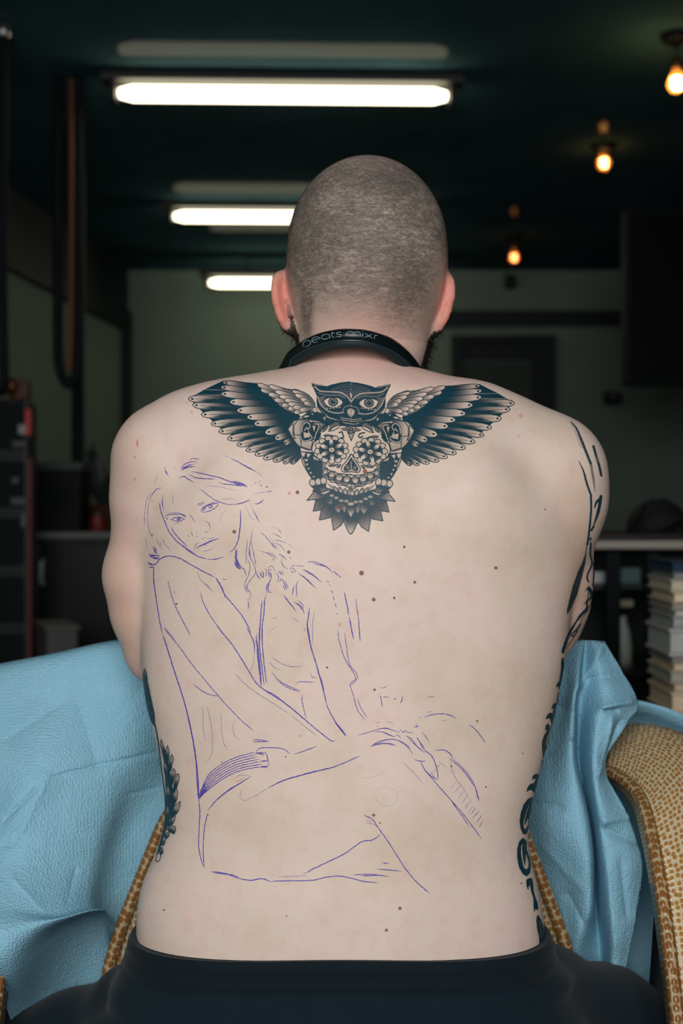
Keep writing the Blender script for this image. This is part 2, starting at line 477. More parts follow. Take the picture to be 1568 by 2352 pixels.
# right: glass display counter with steel top rail
YD = 3.3
zt2 = zr(1240, YD); xa = xr(1010, YD); xb = xr(1740, YD)
e = empty('display_counter'); tag(e, 'glass display counter with a pale steel top rail right of the man', 'display case')
MB().box(((xa + xb) / 2, YD + .25, zt2 + .008), (xb - xa, .54, .016), bevel=.003).build('counter_top', plain('top_black', srgb(18, 20, 21), .35), e)
MB().box(((xa + xb) / 2, YD - .012, zt2 - .012), (xb - xa, .02, .022), bevel=.004).build('top_rail', plain('rail_steel', srgb(176, 168, 158), .5, .25), e)
for px in (1012, 1408, 1500, 1736):
    MB().box((xr(px, YD), YD + .006, zt2 / 2 - .01), (.035, .03, zt2 - .04), bevel=.003).build('post', M_black, e)
def pane_mat():
    m = NT('pane_glass')
    m.b.inputs['Base Color'].default_value = (.03, .05, .05, 1)
    m.b.inputs['Roughness'].default_value = .04
    m.b.inputs['Alpha'].default_value = .05
    return m.m
M_pane = pane_mat()
for pa, pb in ((1024, 1398), (1420, 1488), (1512, 1726)):
    MB().box(((xr(pa, YD) + xr(pb, YD)) / 2, YD + .004, (zt2 - .03 + .12) / 2), (xr(pb, YD) - xr(pa, YD), .005, zt2 - .16)).build('pane', M_pane, e)
MB().box(((xa + xb) / 2, YD + .50, zt2 / 2), (xb - xa, .02, zt2 - .02)).build('back_panel', M_cab, e)
MB().box(((xa + xb) / 2, YD + .25, .06), (xb - xa, .50, .12)).build('base', M_black, e)
zs1 = zr(1338, YD + .15); zs2 = zr(1530, YD + .15)
for zz in (zs1, zs2):
    MB().box(((xa + xb) / 2, YD + .27, zz - .006), (xb - xa - .03, .42, .012)).build('shelf', plain('shelf_dark', srgb(30, 34, 34), .4), e)
def show(name, label, cat, px0, px1, py0, py1, Y, dep, col, zbase=None, group=None, bevel=.004):
    x0, x1 = xr(px0, Y), xr(px1, Y); z1 = zr(py0, Y); z0 = zbase if zbase is not None else zr(py1, Y)
    o = empty(name); tag(o, label, cat, group)
    MB().box(((x0 + x1) / 2, Y + dep / 2, (z0 + z1) / 2), (x1 - x0, dep, z1 - z0), bevel=bevel).build('carton', plain(name + '_card', srgb(*col), .6), o)
    MB().box(((x0 + x1) / 2, Y + dep / 2, z1 + .001), ((x1 - x0) * .96, dep * .96, .003)).build('flap', plain(name + '_flap', srgb(*[min(255, c + 12) for c in col]), .6), o)
    return o
show('white_carton', 'flat white box on the display shelf beside the right elbow', 'box', 1340, 1402, 1317, 1336, YD + .12, .10, (236, 240, 242), zs1)
show('teal_carton', 'dull teal box standing on the display shelf behind the glass', 'box', 1422, 1472, 1308, 1338, YD + .1, .10, (92, 120, 124), zs1)
# tall pale vase on the lower shelf
o = empty('pale_vase'); tag(o, 'tall pale green vase on the lower display shelf', 'vase')
vx, vy = xr(1436, YD + .12), YD + .16
hz_ = zr(1418, YD + .12) - zs2
MB().lathe([(.020, 0), (.024, .004), (.026, hz_ * .35), (.020, hz_ * .7), (.010, hz_ * .92), (.012, hz_), (.006, hz_)], (vx, vy, zs2), 18).build('glaze', plain('vase_glaze', srgb(216, 224, 208), .4), o, True)
MB().lathe([(.0255, 0), (.026, .012), (.022, .014)], (vx, vy, zs2 - .0), 18).build('foot_ring', plain('vase_foot', srgb(176, 170, 160), .5), o, True)
o = empty('cream_tray'); tag(o, 'small cream tray on a stand above the vase', 'tray')
MB().box((xr(1446, YD + .12), YD + .24, zr(1391, YD + .12)), (.056, .08, .020), bevel=.005).build('tray', plain('tray_cream', srgb(190, 184, 160), .6), o)
MB().box((xr(1446, YD + .12), YD + .265, (zr(1391, YD + .12) + zs2) / 2 - .005), (.02, .02, zr(1391, YD + .12) - zs2 - .02)).build('stand', M_black, o)
# pile of magazines at the right edge: every one a thing
yy = 1640.0; k = 0
YB_ = 2.30                                                          # the pile stands nearer than the counter
zb0 = zr(1640, YB_)
cols = [(196, 176, 146), (178, 164, 138), (150, 148, 138), (186, 170, 140), (120, 120, 116), (158, 160, 156), (144, 146, 142), (170, 172, 168), (138, 132, 122), (196, 180, 150), (176, 166, 146), (120, 122, 124), (28, 54, 74)]
hts = [q * .72 for q in [.052, .022, .030, .020, .016, .068, .030, .014, .020, .026, .030, .018, .026]]
names = ['thick cream', 'tan', 'thin grey', 'sand coloured', 'slim dark grey', 'very thick grey', 'mid grey', 'thin white', 'grey brown', 'cream', 'pale beige', 'grey', 'dark blue']
plc = ['bottom of the tall pile', 'second from the bottom of the tall pile', 'third from the bottom of the tall pile', 'fourth from the bottom of the tall pile', 'fifth from the bottom of the tall pile', 'in the middle of the tall pile', 'just above the thickest one in the tall pile', 'eighth from the bottom of the tall pile', 'fifth from the top of the tall pile', 'fourth from the top of the tall pile', 'third from the top of the tall pile', 'second from the top of the tall pile', 'on top of the tall pile']
st = empty('magazine_stand'); tag(st, 'black stand carrying the tall pile of books at the right edge', 'stand')
MB().box((xr(1538, YB_) + .115, YB_ + .09, zb0 - .012), (.25, .22, .024), bevel=.003).build('shelf', M_black, st)
MB().box((xr(1538, YB_) + .115, YB_ + .09, (zb0 - .024) / 2), (.22, .18, zb0 - .024), bevel=.003).build('pedestal', M_black, st)
zc = zb0
for i, (c, h) in enumerate(zip(cols, hts)):
    o = empty('book'); tag(o, names[i] + ' book, ' + plc[i], 'book', 'books piled at the right edge')
    off = [.0, .006, -.003, .004, .0, -.005, .003, .008, .0, .005, -.002, .004, .001][i]
    cx0 = xr(1541, YB_) + .108 + off * .7
    c = tuple(min(246, int(q * 1.12)) for q in c) if i < 12 else c
    MB().box((cx0, YB_ + .09, zc + h / 2), (.208, .168, h * .72), bevel=.001).build('pages', plain('pages_%d' % i, srgb(*[min(255, q + 10) for q in c]), .8, 0, .2, .08, 90), o)
    for s in (0, 1):
        MB().box((cx0, YB_ + .09, zc + (h * .07 if s == 0 else h * .93)), (.216, .18, h * .13), bevel=.0008).build('cover', plain('cover_%d_%d' % (i, s), srgb(*c), .6), o)
    zc += h
# dark bag slumped on the counter
o = empty('dark_bag'); tag(o, 'dark shoulder bag lying on the display counter at the right', 'bag')
bgx = xr(1520, YD + .25); rows = []
for t in np.linspace(0, 1, 9):
    rr = math.sin(math.pi * (.12 + .88 * t) * .98 + .02)
    zz = zt2 + .016 + .085 * t
    w = .075 * (1 - t ** 3) + .012
    rows.append([(bgx + (w + .006 * math.sin(5 * a)) * math.cos(a), YD + .28 + w * .8 * math.sin(a), zz + .008 * math.sin(3 * a) * t) for a in [2 * math.pi * i / 18 for i in range(18)]])
mb_ = MB(); mb_.quadgrid(rows, closed_u=True); mb_.cap(rows[-1]); mb_.cap(rows[0][::-1])
mb_.build('pouch', plain('bag_fabric', srgb(18, 20, 22), .8), o, True)
MB().tube(catmull([(bgx - .05, YD + .25, zt2 + .09), (bgx - .07, YD + .2, zt2 + .06), (bgx - .10, YD + .18, zt2 + .024), (bgx - .02, YD + .15, zt2 + .024), (bgx + .06, YD + .2, zt2 + .06)], 6), .006, 8).build('strap', M_black, o, True)
# ------------------------------------------------------------------ implicit-surface modelling (for bodies and cloth over them)
class Field:
    def __init__(self, xs, ys, zs):
        self.xs, self.ys, self.zs = [np.asarray(a, np.float32) for a in (xs, ys, zs)]
        self.D = np.full((len(xs), len(ys), len(zs)), 0.2, np.float32)
    def sub(self, lo, hi):
        sl = []
        for a, l, h in zip((self.xs, self.ys, self.zs), lo, hi):
            i0 = max(0, int(np.searchsorted(a, l)) - 1); i1 = min(len(a), int(np.searchsorted(a, h)) + 1)
            sl.append(slice(i0, max(i1, i0)))
        X = self.xs[sl[0]][:, None, None]; Y = self.ys[sl[1]][None, :, None]; Z = self.zs[sl[2]][None, None, :]
        return tuple(sl), X, Y, Z
    def union(self, sl, d, k):
        a = self.D[sl]
        if k <= 0:
            np.minimum(a, d, out=a)
        else:
            h = np.maximum(k - np.abs(a - d), 0) / k
            self.D[sl] = np.minimum(a, d) - h * h * (k * 0.25)
    def carve(self, sl, d, k):
        a = self.D[sl]; d = -d
        h = np.maximum(k - np.abs(a - d), 0) / k
        self.D[sl] = np.maximum(a, d) + h * h * (k * 0.25)
    def cone(self, a, b, ra, rb, k=0.01, carve=False):
        """round cone between two points"""
        a = np.asarray(a, float); b = np.asarray(b, float)
        m = max(ra, rb) + k + 0.03
        sl, X, Y, Z = self.sub(np.minimum(a, b) - m, np.maximum(a, b) + m)
        ab = b - a; L2 = float(ab @ ab) + 1e-12
        t = np.clip(((X - a[0]) * ab[0] + (Y - a[1]) * ab[1] + (Z - a[2]) * ab[2]) / L2, 0, 1)
        d = np.sqrt((X - a[0] - t * ab[0]) ** 2 + (Y - a[1] - t * ab[1]) ** 2 + (Z - a[2] - t * ab[2]) ** 2) - (ra + (rb - ra) * t)
        (self.carve if carve else self.union)(sl, d.astype(np.float32), k)
    def chain(self, pts, k=0.01):
        for (a, b) in zip(pts[:-1], pts[1:]):
            self.cone(a[0], b[0], a[1], b[1], k if not callable(k) else k(a))
    def ellipsoid(self, c, r, k=0.02, R=None, carve=False):
        c = np.asarray(c, float); r = np.asarray(r, float); m = max(r) + k + 0.02
        sl, X, Y, Z = self.sub(c - m, c + m)
        x, y, z = X - c[0], Y - c[1], Z - c[2]
        if R is not None:
            x, y, z = [R[i][0] * x + R[i][1] * y + R[i][2] * z for i in range(3)]   # rows = local axes
        k0 = np.sqrt((x / r[0]) ** 2 + (y / r[1]) ** 2 + (z / r[2]) ** 2)
        k1 = np.sqrt((x / r[0] ** 2) ** 2 + (y / r[1] ** 2) ** 2 + (z / r[2] ** 2) ** 2) + 1e-9
        d = k0 * (k0 - 1) / k1
        (self.carve if carve else self.union)(sl, d.astype(np.float32), k)
    def sample(self, p):
        """trilinear sample at points (N,3)"""
        idx = []; fr = []
        for a, q in zip((self.xs, self.ys, self.zs), p.T):
            i = np.clip(np.searchsorted(a, q) - 1, 0, len(a) - 2)
            idx.append(i); fr.append(np.clip((q - a[i]) / (a[i + 1] - a[i]), 0, 1))
        out = 0
        for dx in (0, 1):
            for dy in (0, 1):
                for dz in (0, 1):
                    w = (fr[0] if dx else 1 - fr[0]) * (fr[1] if dy else 1 - fr[1]) * (fr[2] if dz else 1 - fr[2])
                    out = out + w * self.D[idx[0] + dx, idx[1] + dy, idx[2] + dz]
        return out
    def normal(self, p, h=0.005):
        g = np.stack([self.sample(p + e) - self.sample(p - e) for e in np.eye(3) * h], 1)
        return g / (np.linalg.norm(g, axis=1, keepdims=True) + 1e-9)
    def mesh(self, smooth_iter=3):
        D = self.D
        S = D < 0
        c8 = [S[a:S.shape[0] - 1 + a, b:S.shape[1] - 1 + b, c:S.shape[2] - 1 + c] for a in (0, 1) for b in (0, 1) for c in (0, 1)]
        anyv = np.zeros(c8[0].shape, bool); allv = np.ones(c8[0].shape, bool)
        for c in c8:
            anyv |= c; allv &= c
        act = np.argwhere(anyv & ~allv)
        idx = np.full(c8[0].shape, -1, np.int32)
        idx[act[:, 0], act[:, 1], act[:, 2]] = np.arange(len(act))
        corners = [(a, b, c) for a in (0, 1) for b in (0, 1) for c in (0, 1)]
        val = {c: D[act[:, 0] + c[0], act[:, 1] + c[1], act[:, 2] + c[2]] for c in corners}
        acc = np.zeros((len(act), 3)); cnt = np.zeros(len(act))
        for c in corners:
            for ax in range(3):
                if c[ax] == 1: continue
                e = list(c); e[ax] = 1; e = tuple(e)
                va, vb = val[c], val[e]
                m = (va < 0) != (vb < 0)
                t = np.where(m, va / (va - vb + 1e-12), 0)
                p = np.tile(np.array(c, float), (len(act), 1)); p[:, ax] = t
                acc[m] += p[m]; cnt[m] += 1
        u = acc / cnt[:, None]
        V = np.empty_like(u)
        for i, a in enumerate((self.xs, self.ys, self.zs)):
            V[:, i] = a[act[:, i]] + (a[act[:, i] + 1] - a[act[:, i]]) * u[:, i]
        F = []
        n = S.shape
        for ax in range(3):
            b, c = [(1, 2), (2, 0), (0, 1)][ax]
            s0 = [slice(None)] * 3; s1 = [slice(None)] * 3
            s0[ax] = slice(0, n[ax] - 1); s1[ax] = slice(1, n[ax])
            for q in (b, c):
                s0[q] = slice(1, n[q] - 1); s1[q] = slice(1, n[q] - 1)
            A = S[tuple(s0)]; B = S[tuple(s1)]
            for flip, msk in ((False, A & ~B), (True, ~A & B)):
                e = np.argwhere(msk)
                if len(e) == 0: continue
                e[:, b] += 1; e[:, c] += 1
                def at(db, dc):
                    q = e.copy(); q[:, b] += db; q[:, c] += dc
                    return idx[q[:, 0], q[:, 1], q[:, 2]]
                quad = np.stack([at(-1, -1), at(0, -1), at(0, 0), at(-1, 0)], 1)
                F.append(quad[:, ::-1] if flip else quad)
        F = np.concatenate(F)
        F = F[(F >= 0).all(1)]
        E = np.concatenate([F[:, [0, 1]], F[:, [1, 2]], F[:, [2, 3]], F[:, [3, 0]]])
        for _ in range(smooth_iter):
            s = np.zeros_like(V); w = np.zeros(len(V))
            for i in range(3):
                s[:, i] = np.bincount(E[:, 0], V[E[:, 1], i], len(V)) + np.bincount(E[:, 1], V[E[:, 0], i], len(V))
            w = np.bincount(E[:, 0], minlength=len(V)) + np.bincount(E[:, 1], minlength=len(V))
            V = 0.5 * V + 0.5 * s / np.maximum(w, 1)[:, None]
        return V, F

def pv(px, py, Y):
    return np.array(P(px, py, Y))

# ------------------------------------------------------------------ the man
XS = np.arange(-0.345, 0.345, 0.0032)
YS = np.arange(1.165, 1.80, 0.0035)
ZS = np.concatenate([np.arange(0.42, 1.15, 0.004), np.arange(1.15, 1.40, 0.0026)])
B = Field(XS, YS, ZS)

# torso: photographed outline left / right at each height, with the back's own distance and depth
TORSO = np.array([  # py, left px, right px, back Y, depth
    (930, 520, 1100, 1.292, .17), (958, 440, 1180, 1.279, .19), (1010, 352, 1268, 1.262, .21), (1100, 320, 1322, 1.247, .225), (1200, 308, 1345, 1.240, .23),
    (1300, 316, 1334, 1.236, .23), (1400, 325, 1308, 1.235, .225), (1500, 329, 1294, 1.235, .22), (1600, 337, 1277, 1.233, .21),
    (1700, 359, 1255, 1.230, .205), (1800, 377, 1229, 1.225, .20), (1870, 380, 1214, 1.222, .20), (1950, 360, 1213, 1.218, .20),
    (2020, 330, 1231, 1.213, .205), (2080, 317, 1243, 1.210, .21), (2130, 315, 1248, 1.208, .215), (2200, 318, 1245, 1.208, .22),
    (2300, 300, 1262, 1.212, .22), (2450, 300, 1262, 1.222, .22), (2500, 340, 1230, 1.24, .20)], float)
ym = TORSO[:, 3] + TORSO[:, 4] / 2
tz = CAMZ - (TORSO[:, 0] - CY) * ym / FPX
tl = (TORSO[:, 1] - CX) * ym / FPX
tr = (TORSO[:, 2] - CX) * ym / FPX
def hermite(z, zz, vv):
    o = np.argsort(zz); zz = zz[o]; vv = vv[o]
    # dense catmull resample by height
    m = np.gradient(vv, zz)
    i = np.clip(np.searchsorted(zz, z) - 1, 0, len(zz) - 2)
    h = zz[i + 1] - zz[i]; t = np.clip((z - zz[i]) / h, 0, 1)
    return ((2 * t ** 3 - 3 * t ** 2 + 1) * vv[i] + (t ** 3 - 2 * t ** 2 + t) * h * m[i] + (-2 * t ** 3 + 3 * t ** 2) * vv[i + 1] + (t ** 3 - t ** 2) * h * m[i + 1])
sl, X, Y, Z = B.sub((-0.345, 1.16, tz.min() - 0.02), (0.345, 1.56, tz.max() + 0.06))
zv = Z.ravel()
L = hermite(zv, tz, tl)[None, None, :]; Rr = hermite(zv, tz, tr)[None, None, :]
YB = hermite(zv, tz, TORSO[:, 3])[None, None, :]; DP = hermite(zv, tz, TORSO[:, 4])[None, None, :]
cx = (L + Rr) / 2; w = (Rr - L) / 2
cy = YB + DP / 2; dd = DP / 2
u = np.abs(X - cx) / w; v = np.abs(Y - cy) / dd
p = 2.2
g = (u ** p + v ** p) ** (1 / p)
grad = np.sqrt((u ** (p - 1) / w) ** 2 + (v ** (p - 1) / dd) ** 2) / np.maximum(g, 1e-4) ** (p - 1) + 1e-6
d = (g - 1) / grad
d = np.clip(d, -0.08, 0.2)
# relief of the back
def G(x, s):
    return np.exp(-(x / s) ** 2)
xs0 = 0.012 + 0 * Z
zwin = lambda a, b, s: 1 / (1 + np.exp(-(Z - a) / s)) * 1 / (1 + np.exp((Z - b) / s))
back = (Y < cy).astype(np.float32)
rel = 0.0030 * G(X - xs0, 0.020) * zwin(0.62, 1.00, 0.06)                       # spinal furrow
rel = rel - 0.0020 * (G(X - xs0 - 0.045, 0.03) + G(X - xs0 + 0.045, 0.03)) * zwin(0.60, 0.86, 0.04)
for s in (-1, 1):
    xx = X - xs0 - s * 0.128; zz = Z - 1.035
    xr = xx * math.cos(0.35 * s) - zz * math.sin(0.35 * s) * 1; zr = xx * math.sin(0.35 * s) + zz * math.cos(0.35 * s)
    rel = rel - 0.013 * np.exp(-(xr / 0.05) ** 2 - (zr / 0.075) ** 2)           # shoulder blade
    rel = rel + 0.0075 * np.exp(-((X - xs0 - s * 0.172) / 0.034) ** 2 - ((Z - 1.052) / 0.026) ** 2) - 0.006 * np.exp(-((X - xs0 - s * 0.165) / 0.040) ** 2 - ((Z - 0.985) / 0.040) ** 2)   # hollow behind the armpit
    rel = rel + 0.004 * np.exp(-((X - xs0 - s * 0.065) / 0.022) ** 2 - ((Z - 1.03) / 0.06) ** 2)
    rel = rel - 0.006 * np.exp(-((X - xs0 - s * 0.15) / 0.05) ** 2 - ((Z - 0.87) / 0.06) ** 2)    # latissimus
d = d + rel * back
top = Z - tz.max()
d = np.where(top > 0, np.sqrt(np.maximum(d, 0) ** 2 + top ** 2), d)
B.union(sl, d.astype(np.float32), 0)

# shoulder girdle and trapezius
def node(px, py, Y, r): return (pv(px, py, Y), r)
TRAPL = [node(815, 950, 1.350, .058), node(700, 981, 1.350, .053), node(600, 990, 1.347, .047), node(500, 1006, 1.342, .046), node(430, 1030, 1.342, .048), node(388, 1060, 1.345, .055)]
TRAPR = [node(815, 950, 1.350, .058), node(920, 985, 1.350, .053), node(1010, 998, 1.350, .047), node(1100, 1006, 1.347, .045), node(1190, 1046, 1.345, .046), node(1262, 1085, 1.345, .053)]
B.chain(TRAPL, 0.035); B.chain(TRAPR, 0.035)
# arms
ARML = [node(388, 1060, 1.345, .055), node(372, 1150, 1.350, .0505), node(371, 1215, 1.356, .0490), node(351, 1320, 1.362, .0510), node(359, 1400, 1.368, .0475), node(368, 1470, 1.373, .041), node(358, 1503, 1.376, .029)]
B.chain(ARML[:3], 0.014); B.chain(ARML[2:], 0.007)
ARMR = [node(1262, 1085, 1.345, .053), node(1267, 1150, 1.350, .0500), node(1252, 1215, 1.360, .0485), node(1245, 1270, 1.365, .0495), node(1250, 1320, 1.370, .050), node(1248, 1380, 1.378, .0475), node(1238, 1430, 1.385, .043), node(1222, 1490, 1.390, .033)]
B.chain(ARMR[:3], 0.022); B.chain(ARMR[2:], 0.007)
# forearms lie forward on top of the draped chair back, hands folded there
def hand(wr, dirv, side):
    """palm, four fingers of unequal length and a thumb"""
    dv = np.array(dirv, float); dv /= np.linalg.norm(dv)
    sd = np.cross(dv, (0, 0, 1)); sd /= np.linalg.norm(sd)
    wr = np.array(wr, float)
    palm = wr + dv * 0.05
    B.ellipsoid(palm, (0.042, 0.050, 0.017), 0.012, R=[sd, dv, (0, 0, 1)])
    for i, ln in enumerate((0.062, 0.074, 0.070, 0.052)):
        o = (i - 1.5) * 0.0205
        a = wr + dv * 0.082 + sd * o * side
        b = a + dv * ln * 0.5 + np.array((0, 0, 0.004)); c = b + dv * ln * 0.45 + np.array((0, 0, -0.016))
        B.chain([(a, .0095), (b, .0088), (c, .0075)], 0.002)
    a = wr + dv * 0.03 - sd * 0.03 * side
    b = a + dv * 0.03 - sd * 0.022 * side; c = b + dv * 0.03 - sd * 0.004 * side
    B.chain([(a, .012), (b, .0105), (c, .0085)], 0.004)
ZT = 0.888
fl = [(ARML[-1][0], .029), (np.array((-0.150, 1.44, ZT)), .038), (np.array((-0.110, 1.54, ZT - .006)), .033), (np.array((-0.070, 1.605, ZT - .010)), .024)]
fr = [(ARMR[-1][0], .033), (np.array((0.165, 1.45, ZT)), .038), (np.array((0.130, 1.54, ZT - .006)), .033), (np.array((0.092, 1.605, ZT - .010)), .024)]
B.chain(fl, 0.008); B.chain(fr, 0.008)
hand(fl[-1][0], (0.35, 0.94, -0.05), 1)
hand(fr[-1][0], (-0.35, 0.94, -0.05), -1)

# neck and head
B.chain([(pv(822, 905, 1.440), .066), (pv(832, 790, 1.398), .0655), (pv(838, 700, 1.393), .062)], 0.012)
HC = pv(843, 574, 1.395)
B.ellipsoid(HC, (.0850, .1000, .0975), 0.03)
B.ellipsoid(pv(841, 672, 1.400), (.0770, .078, .064), 0.03)
B.ellipsoid(pv(843, 778, 1.445), (.066, .060, .055), 0.03)       # jaw
B.ellipsoid(pv(839, 650, 1.455), (.068, .060, .085), 0.03)       # face
fx = pv(839, 690, 1.49)[0]
B.chain([((fx, 1.513, 1.255), .006), ((fx, 1.525, 1.232), .009), ((fx, 1.530, 1.218), .011)], 0.012)     # nose
for s in (-1, 1):
    B.ellipsoid((fx + s * .031, 1.512, 1.252), (.015, .012, .010), 0.01, carve=True)
    B.ellipsoid((fx + s * .031, 1.500, 1.251), (.012, .012, .0105), 0.004)
    B.ellipsoid((fx + s * .03, 1.508, 1.268), (.02, .009, .006), 0.01)
B.ellipsoid((fx, 1.513, 1.195), (.022, .007, .005), 0.006); B.ellipsoid((fx, 1.512, 1.187), (.019, .008, .005), 0.004)
B.ellipsoid((fx, 1.503, 1.158), (.02, .014, .014), 0.02)
# ears
def ear(cxp, cyp, s, tilt):
    c = pv(cxp, cyp, 1.388)
    uo = np.array((s * 0.62, -0.78, 0.0)); vz = np.array((s * tilt, 0.0, 1.0)); vz /= np.linalg.norm(vz)
    uo = uo - vz * (uo @ vz); uo /= np.linalg.norm(uo); nn = np.cross(uo, vz)
    B.ellipsoid(c, (.0185, .0052, .0310), 0.006, R=[uo, nn, vz])
    B.ellipsoid(c - uo * .012 + np.array((0, 0, -.002)), (.015, .010, .022), 0.012, R=[uo, nn, vz])
    rim = []
    for a in np.linspace(-1.15, 2.05, 12):
        rim.append((c + uo * .0195 * math.cos(a) + vz * (.0315 * math.sin(a)) + np.array((0, 0, 0)), .0042))
    B.chain(rim, 0.004)
    B.cone(c - vz * .026 + uo * .004, c - vz * .031 - uo * .006, .0065, .006, 0.006)
ear(661, 697, -1, 0.22)
ear(1004, 700, 1, 0.26)

B.D = np.maximum(B.D, (0.435 - B.zs)[None, None, :].astype(np.float32))
BV, BF = B.mesh(4)
body_bvh = BVHTree.FromPolygons([tuple(v) for v in BV], [tuple(f) for f in BF])
CAM = np.array((0, 0, CAMZ))
# ------------------------------------------------------------------ man: skin, clothes, hair
man = empty('person')
tag(man, 'shirtless man seen from behind, shaved head, tattooed back, sitting on the vinyl chair', 'person')

def skin_material():
    m = NT('skin')
    v = m.coords()
    n1 = m.noise(v, 9, 4, .55); n2 = m.noise(v, 60, 4, .6); n3 = m.noise(v, 520, 2, .5)
    c = m.ramp(n1, [(.30, srgb(198, 180, 162)), (.52, srgb(208, 190, 177)), (.70, srgb(212, 187, 178))])
    c = m.mix(m.math('MULTIPLY', m.ramp(n2, [(.48, (0, 0, 0)), (.78, (1, 1, 1))]), .30), c, srgb(196, 150, 136))
    red = m.attr('red')
    c = m.mix(red.outputs['Fac'], c, srgb(200, 116, 102))
    tan = m.attr('tan')
    c = m.mix(tan.outputs['Fac'], c, srgb(196, 158, 128))
    m.l(c, m.b.inputs['Base Color'])
    m.b.inputs['Roughness'].default_value = .52
    m.b.inputs['Specular IOR Level'].default_value = .28
    m.b.inputs['Subsurface Weight'].default_value = .06
    m.b.inputs['Subsurface Radius'].default_value = (1.0, .35, .2)
    m.b.inputs['Subsurface Scale'].default_value = .008
    h = m.math('ADD', m.math('MULTIPLY', n3, .5), m.math('MULTIPLY', m.noise(v, 170, 3), .7))
    m.bump(h, .20, .0012)
    return m.m
SKIN = skin_material()
me = np_mesh('body', BV, BF)
# redder ears and neck are real skin tone; flanks of the arms tinted warmer; stored per vertex
def gauss3(c, r):
    q = (BV - np.asarray(c)) / np.asarray(r)
    return np.exp(-(q ** 2).sum(1))
earL, earR = pv(642, 700, 1.38), pv(1025, 702, 1.38)
red = np.clip(1.25 * gauss3(earL, (.013, .035, .042)) + 1.25 * gauss3(earR, (.014, .035, .042)), 0, .85)
red = red + .42 * gauss3(pv(835, 770, 1.31), (.085, .05, .035)) + .15 * gauss3(pv(830, 860, 1.30), (.12, .06, .02))
red = red + .30 * gauss3(pv(315, 1545, 1.37), (.03, .05, .02)) + .14 * gauss3(pv(300, 1050, 1.33), (.03, .08, .09)) + .26 * gauss3(pv(285, 1380, 1.34), (.022, .08, .10))
red = red + .22 * gauss3(pv(1330, 1430, 1.37), (.03, .06, .05))
set_attr(me, 'red', np.clip(red, 0, .9))
tan_ = .30 * gauss3(pv(285, 1400, 1.34), (.024, .08, .11)) + .45 * gauss3(pv(1310, 1240, 1.31), (.020, .08, .07)) + .45 * gauss3(pv(1335, 1330, 1.37), (.025, .05, .09)) + .3 * gauss3(pv(1000, 745, 1.33), (.03, .05, .05)) + .25 * gauss3(pv(900, 690, 1.32), (.06, .06, .04))
set_attr(me, 'tan', np.clip(tan_, 0, .8))
body = add_obj('body', me, SKIN, man)

BN = B.normal(BV.astype(np.float64))

# cropped hair: a thin shell over the scalp with streaky gaps, alpha fading into the skin at the nape
def shell(name, mask, mat, off, parent, label=None):
    keep = mask > 0.02
    fm = keep[BF].all(1)
    used = np.unique(BF[fm])
    remap = -np.ones(len(BV), int); remap[used] = np.arange(len(used))
    m2 = np_mesh(name, BV[used] + BN[used] * off, remap[BF[fm]])
    set_attr(m2, 'dens', mask[used])
    o = add_obj(name, m2, mat, parent)
    if label: o['label'] = label
    return o
hz = BV[:, 2]
zcut = P(840, 686, 1.31)[2]
hair_m = 1 / (1 + np.exp(-(hz - zcut) / .011)) * np.clip((1.475 - BV[:, 1]) / .03, 0, 1)
hair_m *= np.clip(1 - 1.6 * gauss3(pv(634, 700, 1.36), (.016, .06, .05)) - 1.6 * gauss3(pv(1032, 703, 1.36), (.017, .06, .05)), 0, 1)
hair_m *= 1 - .35 * gauss3(pv(840, 375, 1.37), (.06, .08, .02))
# denser streaks down behind each ear where the hairline comes lower
hair_m = np.clip(hair_m + 1.0 * gauss3(pv(704, 715, 1.33), (.0055, .08, .034)) + .45 * gauss3(pv(930, 720, 1.32), (.03, .06, .025)), 0, 1)
hair_m[hz < P(840, 775, 1.31)[2]] = 0
def hair_material():
    m = NT('cropped_hair')
    v = m.coords((1, 1, 3.2))
    n1 = m.noise(v, 75, 4, .7)
    n2 = m.noise(v, 260, 3, .7)
    n3 = m.noise(m.coords(), 14, 3, .5)
    d = m.attr('dens').outputs['Fac']
    s = m.math('ADD', m.math('MULTIPLY', n1, .55), m.math('ADD', m.math('MULTIPLY', n2, .55), m.math('MULTIPLY', n3, .35)))
    a = m.ramp(s, [(.50, (.18, .18, .18)), (.88, (1.0, 1.0, 1.0))])
    a = m.math('MULTIPLY', a, m.math('MULTIPLY', d, .90), True)
    m.l(m.ramp(n1, [(.3, srgb(50, 50, 47)), (.7, srgb(92, 87, 78))]), m.b.inputs['Base Color'])
    m.b.inputs['Roughness'].default_value = .6
    m.b.inputs['Specular IOR Level'].default_value = .3
    m.l(a, m.b.inputs['Alpha'])
    return m.m
shell('cropped_hair', hair_m, hair_material(), .0006, man, 'very short greying cropped hair')

# short beard along the jaw, just visible beyond the right side of the neck
beard_m = np.clip(1.9 * gauss3(pv(988, 815, 1.42), (.020, .045, .042)) + 1.9 * gauss3(pv(690, 795, 1.42), (.020, .045, .040))
                  + 1.8 * gauss3((fx, 1.50, 1.165), (.06, .03, .03)), 0, 1)
beard_m[(BV[:, 1] < 1.375) | (hz > 1.225)] = 0
def beard_material():
    m = NT('beard')
    v = m.coords((1, 1, .5))
    n = m.noise(v, 420, 3, .7)
    m.b.inputs['Base Color'].default_value = srgb(34, 28, 26)
    m.b.inputs['Roughness'].default_value = .7
    d = m.attr('dens').outputs['Fac']
    m.l(m.math('MULTIPLY', m.ramp(n, [(.25, (.5, .5, .5)), (.5, (1, 1, 1))]), m.math('MULTIPLY', d, 1.4, True), True), m.b.inputs['Alpha'])
    return m.m
BEARD = beard_material()
shell('beard', beard_m, BEARD, .0012, man, 'short dark beard along the jaw')
